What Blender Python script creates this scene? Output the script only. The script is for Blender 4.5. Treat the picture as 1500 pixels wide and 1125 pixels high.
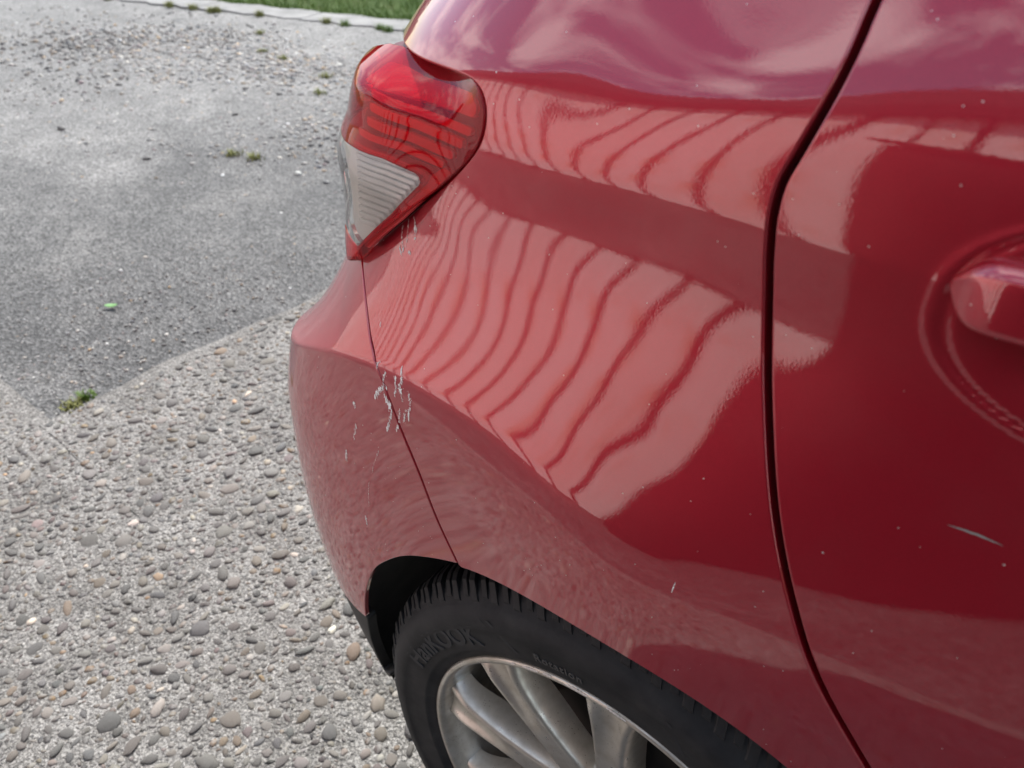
import bpy, bmesh, math, random
import numpy as np
from mathutils import Vector, Matrix
from mathutils.geometry import delaunay_2d_cdt

for o in list(bpy.data.objects): bpy.data.objects.remove(o)
SC = bpy.context.scene
COL = SC.collection
rad = math.radians

# ------------------------------------------------------------------ camera
W, H, FPX = 1500.0, 1125.0, 1127.0
CAM = np.array([0.156, -0.342, 1.115]); YAW, PIT, ROL = rad(38.7), rad(35.2), rad(0.5)
cF = np.array([-math.sin(YAW)*math.cos(PIT), math.cos(YAW)*math.cos(PIT), -math.sin(PIT)])
r0 = np.array([math.cos(YAW), math.sin(YAW), 0.0]); u0 = np.cross(r0, cF)
cR = r0*math.cos(ROL) + u0*math.sin(ROL); cU = -r0*math.sin(ROL) + u0*math.cos(ROL)
cam_d = bpy.data.cameras.new('camera'); cam = bpy.data.objects.new('camera', cam_d); COL.objects.link(cam)
cam_d.sensor_width = 36.0; cam_d.lens = 36.0*FPX/W; cam_d.clip_start = 0.02; cam_d.clip_end = 500
cam.matrix_world = Matrix(((cR[0], cU[0], -cF[0], CAM[0]), (cR[1], cU[1], -cF[1], CAM[1]), (cR[2], cU[2], -cF[2], CAM[2]), (0, 0, 0, 1)))
cam_d.dof.use_dof = True; cam_d.dof.focus_distance = 0.66; cam_d.dof.aperture_fstop = 9.0
SC.camera = cam

# ------------------------------------------------------------------ world, sun, exposure
SUN_DIR = Vector((-0.50, 0.68, 0.90)).normalized()      # towards the sun
sun_el = math.asin(SUN_DIR.z); sun_az = math.atan2(SUN_DIR.x, SUN_DIR.y)
wd = bpy.data.worlds.new('World'); SC.world = wd; wd.use_nodes = True
nt = wd.node_tree; nt.nodes.clear()
out = nt.nodes.new('ShaderNodeOutputWorld'); bg = nt.nodes.new('ShaderNodeBackground')
sky = nt.nodes.new('ShaderNodeTexSky'); sky.sky_type = 'NISHITA'; sky.sun_disc = False
sky.sun_elevation = sun_el; sky.sun_rotation = sun_az; sky.altitude = 100; sky.air_density = 1.2; sky.dust_density = 0.6
tc = nt.nodes.new('ShaderNodeTexCoord'); mp = nt.nodes.new('ShaderNodeMapping')
mp.inputs['Scale'].default_value = (1.0, 1.0, 2.2); mp.inputs['Location'].default_value = (3.1, 0.7, 0.0)
nz = nt.nodes.new('ShaderNodeTexNoise'); nz.inputs['Scale'].default_value = 3.2; nz.inputs['Detail'].default_value = 8; nz.inputs['Roughness'].default_value = 0.58
cr = nt.nodes.new('ShaderNodeValToRGB'); cr.color_ramp.elements[0].position = 0.47; cr.color_ramp.elements[1].position = 0.62
cr.color_ramp.elements[1].color = (0.92, 0.92, 0.92, 1)
mx = nt.nodes.new('ShaderNodeMix'); mx.data_type = 'RGBA'; mx.inputs['B'].default_value = (11, 11.2, 11.5, 1)
nt.links.new(tc.outputs['Generated'], mp.inputs['Vector']); nt.links.new(mp.outputs['Vector'], nz.inputs['Vector'])
nt.links.new(nz.outputs['Fac'], cr.inputs['Fac']); nt.links.new(cr.outputs['Color'], mx.inputs['Factor'])
nt.links.new(sky.outputs['Color'], mx.inputs['A']); nt.links.new(mx.outputs['Result'], bg.inputs['Color'])
bg.inputs['Strength'].default_value = 0.14
nt.links.new(bg.outputs['Background'], out.inputs['Surface'])
sd = bpy.data.lights.new('sun', 'SUN'); sd.energy = 5.0; sd.angle = rad(0.6); sd.color = (1.0, 0.955, 0.89)
so = bpy.data.objects.new('sun', sd); COL.objects.link(so)
so.rotation_euler = (-SUN_DIR).to_track_quat('-Z', 'Y').to_euler(); so.location = (0, 3, 8)
vs = SC.view_settings; vs.view_transform = 'Standard'; vs.look = 'None'; vs.gamma = 1.0; vs.exposure = 0.52; vs.use_curve_mapping = False

RNG = np.random.default_rng(7); random.seed(7)

# ------------------------------------------------------------------ materials
def nodes(name):
    m = bpy.data.materials.new(name); m.use_nodes = True
    t = m.node_tree; return m, t, t.nodes['Principled BSDF']
def add(t, typ, **kw):
    n = t.nodes.new(typ)
    for k, v in kw.items():
        if k in n.inputs: n.inputs[k].default_value = v
        else: setattr(n, k, v)
    return n
def ramp(t, fac, stops):
    n = t.nodes.new('ShaderNodeValToRGB'); e = n.color_ramp.elements
    while len(e) > 1: e.remove(e[-1])
    for i, (p, c) in enumerate(stops):
        x = e[0] if i == 0 else e.new(p)
        x.position = p; x.color = (*c, 1) if len(c) == 3 else c
    t.links.new(fac, n.inputs['Fac']); return n.outputs['Color']
def mix(t, fac, a, b, blend='MIX'):
    n = t.nodes.new('ShaderNodeMix'); n.data_type = 'RGBA'; n.blend_type = blend
    for s, v in (('Factor', fac), ('A', a), ('B', b)):
        if hasattr(v, 'is_output'): t.links.new(v, n.inputs[s])
        elif isinstance(v, (int, float)): n.inputs[s].default_value = v
        else: n.inputs[s].default_value = (*v, 1)
    return n.outputs['Result']
def math_(t, op, a, b=0.0):
    n = t.nodes.new('ShaderNodeMath'); n.operation = op
    for i, v in enumerate((a, b)):
        if hasattr(v, 'is_output'): t.links.new(v, n.inputs[i])
        else: n.inputs[i].default_value = v
    return n.outputs[0]
def noise(t, scale, detail=4, rough=0.5, coord='Object', stretch=None):
    c = t.nodes.new('ShaderNodeTexCoord'); n = add(t, 'ShaderNodeTexNoise', Scale=scale, Detail=detail, Roughness=rough)
    v = c.outputs[coord]
    if stretch:
        m = t.nodes.new('ShaderNodeMapping'); m.inputs['Scale'].default_value = stretch; t.links.new(v, m.inputs['Vector']); v = m.outputs['Vector']
    t.links.new(v, n.inputs['Vector']); return n.outputs['Fac']
def voro(t, scale, coord='Object', feature='F1', out='Distance', stretch=None):
    c = t.nodes.new('ShaderNodeTexCoord'); n = t.nodes.new('ShaderNodeTexVoronoi'); n.feature = feature; n.inputs['Scale'].default_value = scale
    v = c.outputs[coord]
    if stretch:
        m = t.nodes.new('ShaderNodeMapping'); m.inputs['Scale'].default_value = stretch; t.links.new(v, m.inputs['Vector']); v = m.outputs['Vector']
    t.links.new(v, n.inputs['Vector']); r_ = n.outputs[out]
    if out == 'Color':
        q = t.nodes.new('ShaderNodeSeparateColor'); t.links.new(r_, q.inputs[0]); r_ = q.outputs[0]
    return r_
def bump(t, h, strength, dist, b, prev=None):
    n = add(t, 'ShaderNodeBump', Strength=strength, Distance=dist); t.links.new(h, n.inputs['Height'])
    if prev is not None: t.links.new(prev, n.inputs['Normal'])
    if b is not None: t.links.new(n.outputs['Normal'], b.inputs['Normal'])
    return n.outputs['Normal']
def simple(name, col, rough=0.5, metal=0.0, spec=0.5, coat=0.0):
    m, t, b = nodes(name); b.inputs['Base Color'].default_value = (*col, 1); b.inputs['Roughness'].default_value = rough
    b.inputs['Metallic'].default_value = metal; b.inputs['Specular IOR Level'].default_value = spec; b.inputs['Coat Weight'].default_value = coat
    return m
M = {}
def mk_paint():
    m, t, b = nodes('red_metallic_paint')
    flake = voro(t, 2600, out='Color')
    base = mix(t, 0.08, (0.43, 0.005, 0.024), flake, 'OVERLAY')
    # settled dust and dried specks
    spk = voro(t, 60, out='Distance'); gate = noise(t, 23, 2)
    s1 = math_(t, 'LESS_THAN', spk, 0.036); s2 = math_(t, 'GREATER_THAN', gate, 0.60); s = math_(t, 'MULTIPLY', s1, s2)
    spk2 = voro(t, 140, out='Distance'); s3 = math_(t, 'MULTIPLY', math_(t, 'LESS_THAN', spk2, 0.058), math_(t, 'GREATER_THAN', noise(t, 31, 2), 0.54))
    s = math_(t, 'MAXIMUM', s, s3)
    dust = ramp(t, noise(t, 9, 6, 0.6), [(0.40, (0, 0, 0)), (0.75, (0.06, 0.06, 0.06))])
    base = mix(t, dust, base, (0.36, 0.30, 0.27))
    base = mix(t, s, base, (0.75, 0.66, 0.62))
    t.links.new(base, b.inputs['Base Color'])
    b.inputs['Metallic'].default_value = 0.5; b.inputs['Roughness'].default_value = 0.36
    b.inputs['Coat Weight'].default_value = 1.0; b.inputs['Coat IOR'].default_value = 1.9
    cr_ = ramp(t, noise(t, 14, 5, 0.6), [(0.40, (0.004,)*3), (0.8, (0.022,)*3)])
    cr2 = mix(t, s, cr_, (0.8, 0.8, 0.8)); t.links.new(cr2, b.inputs['Coat Roughness'])
    bn = add(t, 'ShaderNodeBump', Strength=0.012, Distance=0.001); t.links.new(noise(t, 700, 2), bn.inputs['Height'])
    t.links.new(bn.outputs['Normal'], b.inputs['Coat Normal'])
    return m
M['paint'] = mk_paint()
M['black'] = simple('black_plastic', (0.012, 0.012, 0.013), 0.45)
M['void'] = simple('dark_seal', (0.006, 0.005, 0.008), 0.7)
M['glass'] = simple('dark_glass', (0.02, 0.025, 0.025), 0.03, 0, 0.6)
def mk_trim():
    m, t, b = nodes('grained_black_trim')
    t.links.new(ramp(t, noise(t, 40, 4), [(0.3, (0.012, 0.012, 0.013)), (0.7, (0.035, 0.033, 0.030))]), b.inputs['Base Color'])
    b.inputs['Roughness'].default_value = 0.62; bump(t, noise(t, 900, 2), 0.3, 0.0005, b); return m
M['trim'] = mk_trim()
def mk_rubber():
    m, t, b = nodes('tyre_rubber')
    t.links.new(ramp(t, noise(t, 30, 6, 0.65), [(0.35, (0.011, 0.0115, 0.013)), (0.60, (0.026, 0.026, 0.027)), (0.78, (0.052, 0.048, 0.043))]), b.inputs['Base Color'])
    b.inputs['Roughness'].default_value = 0.66; b.inputs['Specular IOR Level'].default_value = 0.35
    bump(t, noise(t, 1200, 2), 0.2, 0.0004, b); return m
M['rubber'] = mk_rubber()
def mk_alloy():
    m, t, b = nodes('weathered_silver_alloy')
    n1 = noise(t, 45, 6, 0.6); dust = ramp(t, n1, [(0.38, (0, 0, 0)), (0.72, (0.65, 0.65, 0.65))])
    pit = math_(t, 'MULTIPLY', math_(t, 'LESS_THAN', voro(t, 420), 0.16), math_(t, 'GREATER_THAN', noise(t, 60, 3), 0.56))
    c = mix(t, dust, (0.62, 0.59, 0.53), (0.36, 0.32, 0.25)); c = mix(t, pit, c, (0.10, 0.08, 0.06))
    t.links.new(c, b.inputs['Base Color'])
    b.inputs['Metallic'].default_value = 0.7
    t.links.new(ramp(t, n1, [(0.3, (0.26,)*3), (0.75, (0.5,)*3)]), b.inputs['Roughness'])
    b.inputs['Coat Weight'].default_value = 0.4; b.inputs['Coat Roughness'].default_value = 0.15
    return m
M['alloy'] = mk_alloy()
M['bare_alloy'] = simple('scraped_bare_alloy', (0.72, 0.70, 0.66), 0.55, 0.4)
M['brake'] = simple('brake_iron', (0.035, 0.028, 0.024), 0.6, 0.4)

# ------------------------------------------------------------------ object helpers
def link(o, parent=None):
    COL.objects.link(o)
    if parent is not None: o.parent = parent
    return o
def empty(name, loc, label=None, cat=None, group=None, parent=None):
    o = bpy.data.objects.new(name, None); o.empty_display_size = 0.1; o.location = loc; link(o, parent)
    tag(o, label, cat, group); return o
def tag(o, label=None, cat=None, group=None, kind=None):
    if label: o['label'] = label
    if cat: o['category'] = cat
    if group: o['group'] = group
    if kind: o['kind'] = kind
    return o
def mesh_obj(name, verts, faces, mat, parent=None, normals=None, smooth=True, origin=None):
    v = np.asarray(verts, float).reshape(-1, 3)
    if origin is not None: v = v - np.asarray(origin, float)
    me = bpy.data.meshes.new(name)
    me.from_pydata(v.tolist(), [], [list(map(int, f)) for f in faces]); me.update()
    me.polygons.foreach_set('use_smooth', [smooth]*len(me.polygons))
    if mat is not None: me.materials.append(mat)
    if normals is not None: me.normals_split_custom_set_from_vertices(np.asarray(normals, float).tolist())
    o = bpy.data.objects.new(name, me); link(o, parent)
    if origin is not None: o.location = origin
    if parent is not None and origin is None:
        o.location = -Vector(world_loc(parent))
    elif parent is not None:
        o.location = Vector(origin) - Vector(world_loc(parent))
    return o
def world_loc(o):
    p = Vector((0, 0, 0))
    while o is not None: p += o.location; o = o.parent
    return p
def smoothstep(a, b, x):
    t = np.clip((x-a)/(b-a), 0, 1); return t*t*(3-2*t)
def grid_faces(nu, nv, closed_u=False):
    f = []
    for i in range(nu if closed_u else nu-1):
        for j in range(nv-1):
            a = i*nv+j; b = ((i+1) % nu)*nv+j
            f.append((a, b, b+1, a+1))
    return f
def lathe(profile, n, cy=0.0, cx=0.0, cz=0.305):
    """profile [(r, y)] turned round the Y axis"""
    V = []
    for i in range(n):
        a = 2*math.pi*i/n
        for r, y in profile: V.append((cx+r*math.cos(a), cy+y, cz+r*math.sin(a)))
    return np.array(V), grid_faces(n, len(profile), True)
def box(c, s):
    x, y, z = c; a, b, d = s[0]/2, s[1]/2, s[2]/2
    v = [(x+i*a, y+j*b, z+k*d) for i in (-1, 1) for j in (-1, 1) for k in (-1, 1)]
    return v, [(0, 1, 3, 2), (4, 6, 7, 5), (0, 4, 5, 1), (2, 3, 7, 6), (0, 2, 6, 4), (1, 5, 7, 3)]
class MB:
    def __init__(s): s.v = []; s.f = []; s.n = 0
    def add(s, v, f):
        v = np.asarray(v, float).reshape(-1, 3)
        s.v.append(v); s.f += [tuple(int(i)+s.n for i in q) for q in f]; s.n += len(v)
    def build(s, name, mat, parent=None, smooth=False, normals=None): return mesh_obj(name, np.concatenate(s.v), s.f, mat, parent, normals, smooth)

# ------------------------------------------------------------------ the car's skin as a function of (s, z)
def pchip(x, y, xi):
    x = np.asarray(x, float); y = np.asarray(y, float); h = np.diff(x); d = np.diff(y)/h
    m = np.zeros_like(y)
    for i in range(1, len(x)-1):
        if d[i-1]*d[i] > 0:
            w1, w2 = 2*h[i]+h[i-1], h[i]+2*h[i-1]; m[i] = (w1+w2)/(w1/d[i-1]+w2/d[i])
    m[0], m[-1] = d[0], d[-1]
    k = np.clip(np.searchsorted(x, xi)-1, 0, len(h)-1); t = (xi-x[k])/h[k]
    return ((1+2*t)*(1-t)**2*y[k] + t*(1-t)**2*h[k]*m[k] + t*t*(3-2*t)*y[k+1] + t*t*(t-1)*h[k]*m[k+1])
S0, S1, DS = -4.2, 1.5, 0.0025
SG = np.arange(S0, S1+1e-9, DS)
BET = np.radians(pchip([-4.3, -3.5, -3.3, -3.1, -2.9, -2.5, -1.5, -.3, 0, .1, .2, .3, .36, .40, .44, .50, .60, .75, 1.6],
                       [-90, -85, -60, -30, -9, -2.5, -.4, 0, 0, 1, 3, 7, 13, 21, 36, 60, 78, 85, 90], SG))
i0 = int(round(-S0/DS))
bx = np.cumsum(-np.cos(BET))*DS; by = np.cumsum(np.sin(BET))*DS
bx -= bx[i0]; by += -0.03-by[i0]
CY = 0.84
ST = [-4.3, -.30, -.10, 0, .08, .16, .24, .32, .38, .46, .60, 1.6]
AL = [[-14, -14, -12, -10, -10, -8, -8, -12, -16, -16, -20, -25],
      [-7, -7, -6, -5, -5, -4, -4, -4, -6, -6, -12, -15],
      [-2, -2, -2, -1, -2, -3, -1, 1, 3, 4, -2, -5],
      [0, 0, 1, 3, 1, -1, 1, 5, 9, 11, 8, 4],
      [1, 1, 4, 10, 6, 2, 2, 6, 11, 16, 16, 10],
      [2, 2, 7, 16, 19, 21, 26, 36, 45, 50, 50, 50],
      [3, 3, 8, 14.5, 17, 18, 20, 28, 36, 42, 44, 30],
      [2, 2, 6, 11, 12, 13, 15, 21, 28, 34, 32, 12],
      [0, 0, 1, 3.5, 4, 4, 6, 12, 18, 24, 22, 8],
      [-3, -3, -2, -1, -1, 0, 6, 18, 24, 30, 28, 8],
      [-4, -4, -3, -2, -1, 1, 8, 22, 30, 34, 32, 10],
      [3, 3, 3, 3, 3, 4, 11, 28, 36, 40, 36, 12],
      [6, 6, 6, 6, 7, 8, 18, 36, 44, 46, 42, 14],
      [12, 12, 12, 12, 13, 17, 32, 46, 50, 52, 46, 20],
      [19, 19, 19, 19, 21, 27, 43, 52, 55, 56, 50, 30],
      [25, 25, 25, 26, 30, 37, 50, 56, 58, 58, 52, 36],
      [30, 30, 30, 32, 36, 42, 52, 58, 60, 60, 54, 40]]
ALs = np.array([pchip(ST, r, SG) for r in AL])
ZR = pchip([-4.3, -.1, 0, .06, .12, .2, .25, .3, .36, .42, .6, 1.6], [.745, .745, .752, .772, .788, .790, .782, .767, .742, .720, .705, .70], SG)
ZC = np.full_like(SG, .967); ZM = np.full_like(SG, .925)
DREF = pchip([-4.3, -.6, -.4, -.2, -.05, .06, .2, .3, .38, .45, .6, 1.6], [-.03, -.03, -.026, -.013, -.003, 0, 0, -.002, -.005, -.014, -.028, -.03], SG)
def sgauss(a, sig):
    r = int(4*sig/DS); k = np.exp(-.5*(np.arange(-r, r+1)*DS/sig)**2); k /= k.sum()
    return np.convolve(np.pad(a, r, mode='edge'), k, 'valid')
ALs = np.array([sgauss(a, .030) for a in ALs]); ZR = sgauss(ZR, .025); DREF = sgauss(DREF, .05)
Z0, Z1, DZ = 0.15, 1.20, 0.001
ZG = np.arange(Z0, Z1+1e-9, DZ)
DT = np.zeros((len(SG), len(ZG)))
for i in range(len(SG)):
    zr, zc, zm = ZR[i], ZC[i], ZM[i]; rw = float(np.interp(SG[i], [.1, .24, .32], [.008, .005, .0025]))
    kz = [.20, .45, .65, zr-.05, zr-rw, zr+rw, zr+.05, zr+.05+.5*(zm-zr-.05), zm, zc-.015, zc-.002, zc+.002, zc+.015, zc+.035, zc+.055, zc+.10, 1.16]
    if kz[3] <= kz[2]+.01: kz[2] = kz[3]-.02
    a = np.interp(ZG, kz, ALs[:, i]); d = -np.cumsum(np.tan(np.radians(a)))*DZ
    DT[i] = d - np.interp(zr, ZG, d) + DREF[i]
SS, ZZ = np.meshgrid(SG, ZG, indexing='ij')
# fine shaping of the quarter panel (cubic B-spline net, tenths of a millimetre)
NET_S, NET_Z = (-.26, .05, 14), (.68, .025, 17)
NET = [[2.2, 4.9, 7.6, 9.6, 10.1, 8.5, 4.9, -0.3, -6.1, -11.0, -12.9, -12.5, -10.8, -7.7, -4.0, -2.3, -1.4],
       [5.0, 10.1, 15.5, 19.5, 20.6, 17.5, 10.9, 1.4, -9.6, -18.4, -22.3, -22.3, -19.3, -14.0, -7.6, -4.3, -2.6],
       [8.6, 16.8, 25.7, 32.7, 35.1, 31.2, 21.5, 7.6, -9.2, -24.3, -29.1, -27.2, -24.6, -17.0, -9.3, -5.3, -3.4],
       [12.4, 24.0, 36.9, 47.7, 53.6, 48.5, 37.5, 20.7, -1.3, -19.8, -24.9, -24.2, -21.8, -13.2, -5.4, -4.6, -2.7],
       [15.7, 30.2, 47.0, 62.7, 72.5, 69.5, 57.6, 41.4, 14.8, -17.2, -11.8, 7.4, 1.8, 15.7, 14.1, 1.1, 0.2],
       [16.8, 32.3, 51.8, 71.5, 95.0, 86.4, 86.9, 79.5, 65.6, 46.0, 54.1, 61.3, 70.3, 79.5, 56.9, 2.7, 3.5],
       [13.8, 26.1, 42.3, 54.8, 76.4, 80.1, 74.2, 78.5, 57.0, 44.6, 52.4, 67.8, 76.4, 58.8, 9.4, -8.2, -4.6],
       [8.3, 16.5, 23.2, 27.9, 14.1, 22.9, 30.5, 31.1, 18.8, 24.1, 19.8, 44.1, 42.8, -15.3, -18.3, -27.1, -10.3],
       [3.9, 8.5, 10.3, 14.2, 1.5, -1.7, -9.1, -5.7, -5.7, 1.1, 15.3, 20.5, 19.4, 15.7, -27.0, -17.7, -10.9],
       [1.3, 2.7, 3.8, 0.6, -6.0, -23.9, -27.6, -22.2, -11.6, 24.1, 11.7, 6.9, 7.2, 1.6, -2.9, -6.6, -2.6],
       [0.1, 0.6, 0.3, -1.2, -7.6, -16.7, -14.9, -1.0, 2.5, 2.5, -1.0, -1.3, -1.3, 0.0, 0.1, 1.2, 0.5],
       [-0.0, -0.1, 0.1, 0.1, 0.6, 0.8, 0.9, 1.1, -1.5, -0.7, 0.1, 0.5, 0.4, -0.0, 0.0, -0.4, -0.1],
       [0.0, 0.0, -0.0, 0.0, -0.0, -0.2, -0.1, -0.4, 0.7, 0.3, -0.1, -0.2, -0.2, 0.0, -0.0, 0.2, 0.1],
       [-0.0, -0.0, 0.0, -0.0, 0.0, 0.1, 0.1, 0.2, -0.2, -0.1, 0.0, 0.1, 0.1, -0.0, 0.0, -0.1, -0.0]]
def bsp(x):
    x = np.abs(x); return np.where(x < 1, 2/3-x*x+x**3/2, np.where(x < 2, (2-x)**3/6, 0))
def net_field(net):
    bs = np.stack([bsp((SG-NET_S[0])/NET_S[1]-i) for i in range(NET_S[2])], 1); bz = np.stack([bsp((ZG-NET_Z[0])/NET_Z[1]-j) for j in range(NET_Z[2])], 1)
    return bs@np.asarray(net, float).reshape(NET_S[2], NET_Z[2])@bz.T*1e-4
if NET is not None: DT = DT+net_field(NET)
def dent(s, z, ss, sz, amp):
    global DT
    DT = DT - amp*np.exp(-.5*(((SS-s)/ss)**2+((ZZ-z)/sz)**2))
# small parking dents in the quarter panel and the dished door-handle recess
dent(-.016, .846, .006, .006, .00010)
RH = (np.abs((SS+.229)/.110)**2.4+np.abs((ZZ-.957)/.052)**2.4)**(1/2.4)
DT = DT - .0150*(1-smoothstep(.25, .985, RH)) - .0010*np.exp(-((RH-.985)/.02)**2) + .0006*np.exp(-((RH-1.035)/.025)**2)
GDS, GDZ = np.gradient(DT, DS, DZ)
BETP = np.gradient(BET, DS)
def bil(T, s, z):
    a = np.clip((s-S0)/DS, 0, len(SG)-1.001); b = np.clip((z-Z0)/DZ, 0, len(ZG)-1.001)
    i = a.astype(int); j = b.astype(int); u = a-i; v = b-j
    return (T[i, j]*(1-u)*(1-v)+T[i+1, j]*u*(1-v)+T[i, j+1]*(1-u)*v+T[i+1, j+1]*u*v)
def skin(s, z, off=0.0, extra=None):
    """point and normal of the car's skin; extra(s,z) adds an offset (lamp)"""
    s = np.asarray(s, float); z = np.asarray(z, float)
    d = bil(DT, s, z)+off; ds = bil(GDS, s, z); dz = bil(GDZ, s, z)
    if extra is not None:
        e = 5e-4; d = d+extra(s, z); ds = ds+(extra(s+e, z)-extra(s-e, z))/(2*e); dz = dz+(extra(s, z+e)-extra(s, z-e))/(2*e)
    b = np.interp(s, SG, BET); bp = np.interp(s, SG, BETP)
    n = np.stack([-np.sin(b), -np.cos(b), 0*b], -1); t = np.stack([-np.cos(b), np.sin(b), 0*b], -1)
    P = np.stack([np.interp(s, SG, bx), np.interp(s, SG, by), z], -1) + n*d[..., None]
    N = n - t*(ds/(1+bp*d))[..., None]; N[..., 2] -= dz
    return P, N/np.linalg.norm(N, axis=-1, keepdims=True)
def to_px(P):
    d = P-CAM; w = d@cF
    return np.stack([W/2+FPX*(d@cR)/w, H/2-FPX*(d@cU)/w], -1)
_gs, _gz = np.meshgrid(np.arange(-.5, .62, .006), np.arange(.22, 1.16, .006), indexing='ij')
_gs = _gs.ravel(); _gz = _gz.ravel()
_cache = {}
def from_px(pts, extra=None, off=0.0):
    """pixels of the photograph -> (s, z) where the line of sight meets the skin"""
    key = (id(extra), off)
    if key not in _cache:
        P, N = skin(_gs, _gz, off, extra); vis = ((P-CAM)*N).sum(-1) < 0
        _cache[key] = (to_px(P), vis, (P-CAM)@cF)
    G, vis, dep = _cache[key]; res = []
    for p in pts:
        p = np.array(p, float); q = ((G-p)**2).sum(-1)+np.where(vis, 0, 1e6); near = q < 140; k = int(np.argmin(np.where(near, dep*1e4+q, 1e9) if near.any() else q)); x = np.array([_gs[k], _gz[k]])
        for _ in range(12):
            f = to_px(skin(x[:1], x[1:], off, extra)[0])[0]-p
            e = 1e-4
            J = np.stack([(to_px(skin(x[:1]+e, x[1:], off, extra)[0])[0]-p-f)/e, (to_px(skin(x[:1], x[1:]+e, off, extra)[0])[0]-p-f)/e], -1)
            st = np.linalg.lstsq(J, f, rcond=1e-2)[0]; x = x-np.clip(st, -.02, .02)
        res.append(x)
    return np.array(res)
def resample(p, step, closed=False):
    p = np.asarray(p, float)
    if closed: p = np.vstack([p, p[:1]])
    l = np.r_[0, np.cumsum(np.linalg.norm(np.diff(p, axis=0), axis=1))]
    n = max(2, int(round(l[-1]/step))+1); t = np.linspace(0, l[-1], n)
    r = np.stack([np.interp(t, l, p[:, 0]), np.interp(t, l, p[:, 1])], -1)
    return r[:-1] if closed else r
def spline(p, step=.004):
    """Catmull-Rom through the points"""
    p = np.asarray(p, float); q = np.vstack([2*p[0]-p[1], p, 2*p[-1]-p[-2]]); o_ = []
    for i in range(1, len(q)-2):
        t = np.linspace(0, 1, 12, endpoint=False)[:, None]
        a, b, c, d = q[i-1], q[i], q[i+1], q[i+2]
        o_.append(.5*((2*b)+(-a+c)*t+(2*a-5*b+4*c-d)*t*t+(-a+3*b-3*c+d)*t**3))
    return resample(np.vstack(o_+[q[-2:-1]]), step)
def pnormals(p, closed=False):
    if closed: d = np.roll(p, -1, 0)-np.roll(p, 1, 0)
    else: d = np.gradient(p, axis=0)
    n = np.stack([d[:, 1], -d[:, 0]], -1); return n/np.maximum(np.linalg.norm(n, axis=1, keepdims=True), 1e-9)
def shift(p, d):
    """move an open curve sideways (positive: to the right of its direction)"""
    return p+pnormals(p)*d
def inside(poly, pts):
    x, y = pts[:, 0], pts[:, 1]; r = np.zeros(len(pts), bool); q = np.roll(poly, -1, 0)
    for (x1, y1), (x2, y2) in zip(poly, q):
        if y1 == y2: continue
        c = ((y1 > y) != (y2 > y)) & (x < (x2-x1)*(y-y1)/(y2-y1)+x1); r ^= c
    return r
def cdt(v2, nb, poly):
    r = delaunay_2d_cdt([Vector(p) for p in v2], [(i, (i+1) % nb) for i in range(nb)], [], 0, 1e-7)
    vv = np.array([tuple(p) for p in r[0]]); fs = np.array([tuple(f) for f in r[2]])
    ok = inside(poly, vv[fs].mean(1)); return vv, [tuple(f) for f in fs[ok]]
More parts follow.
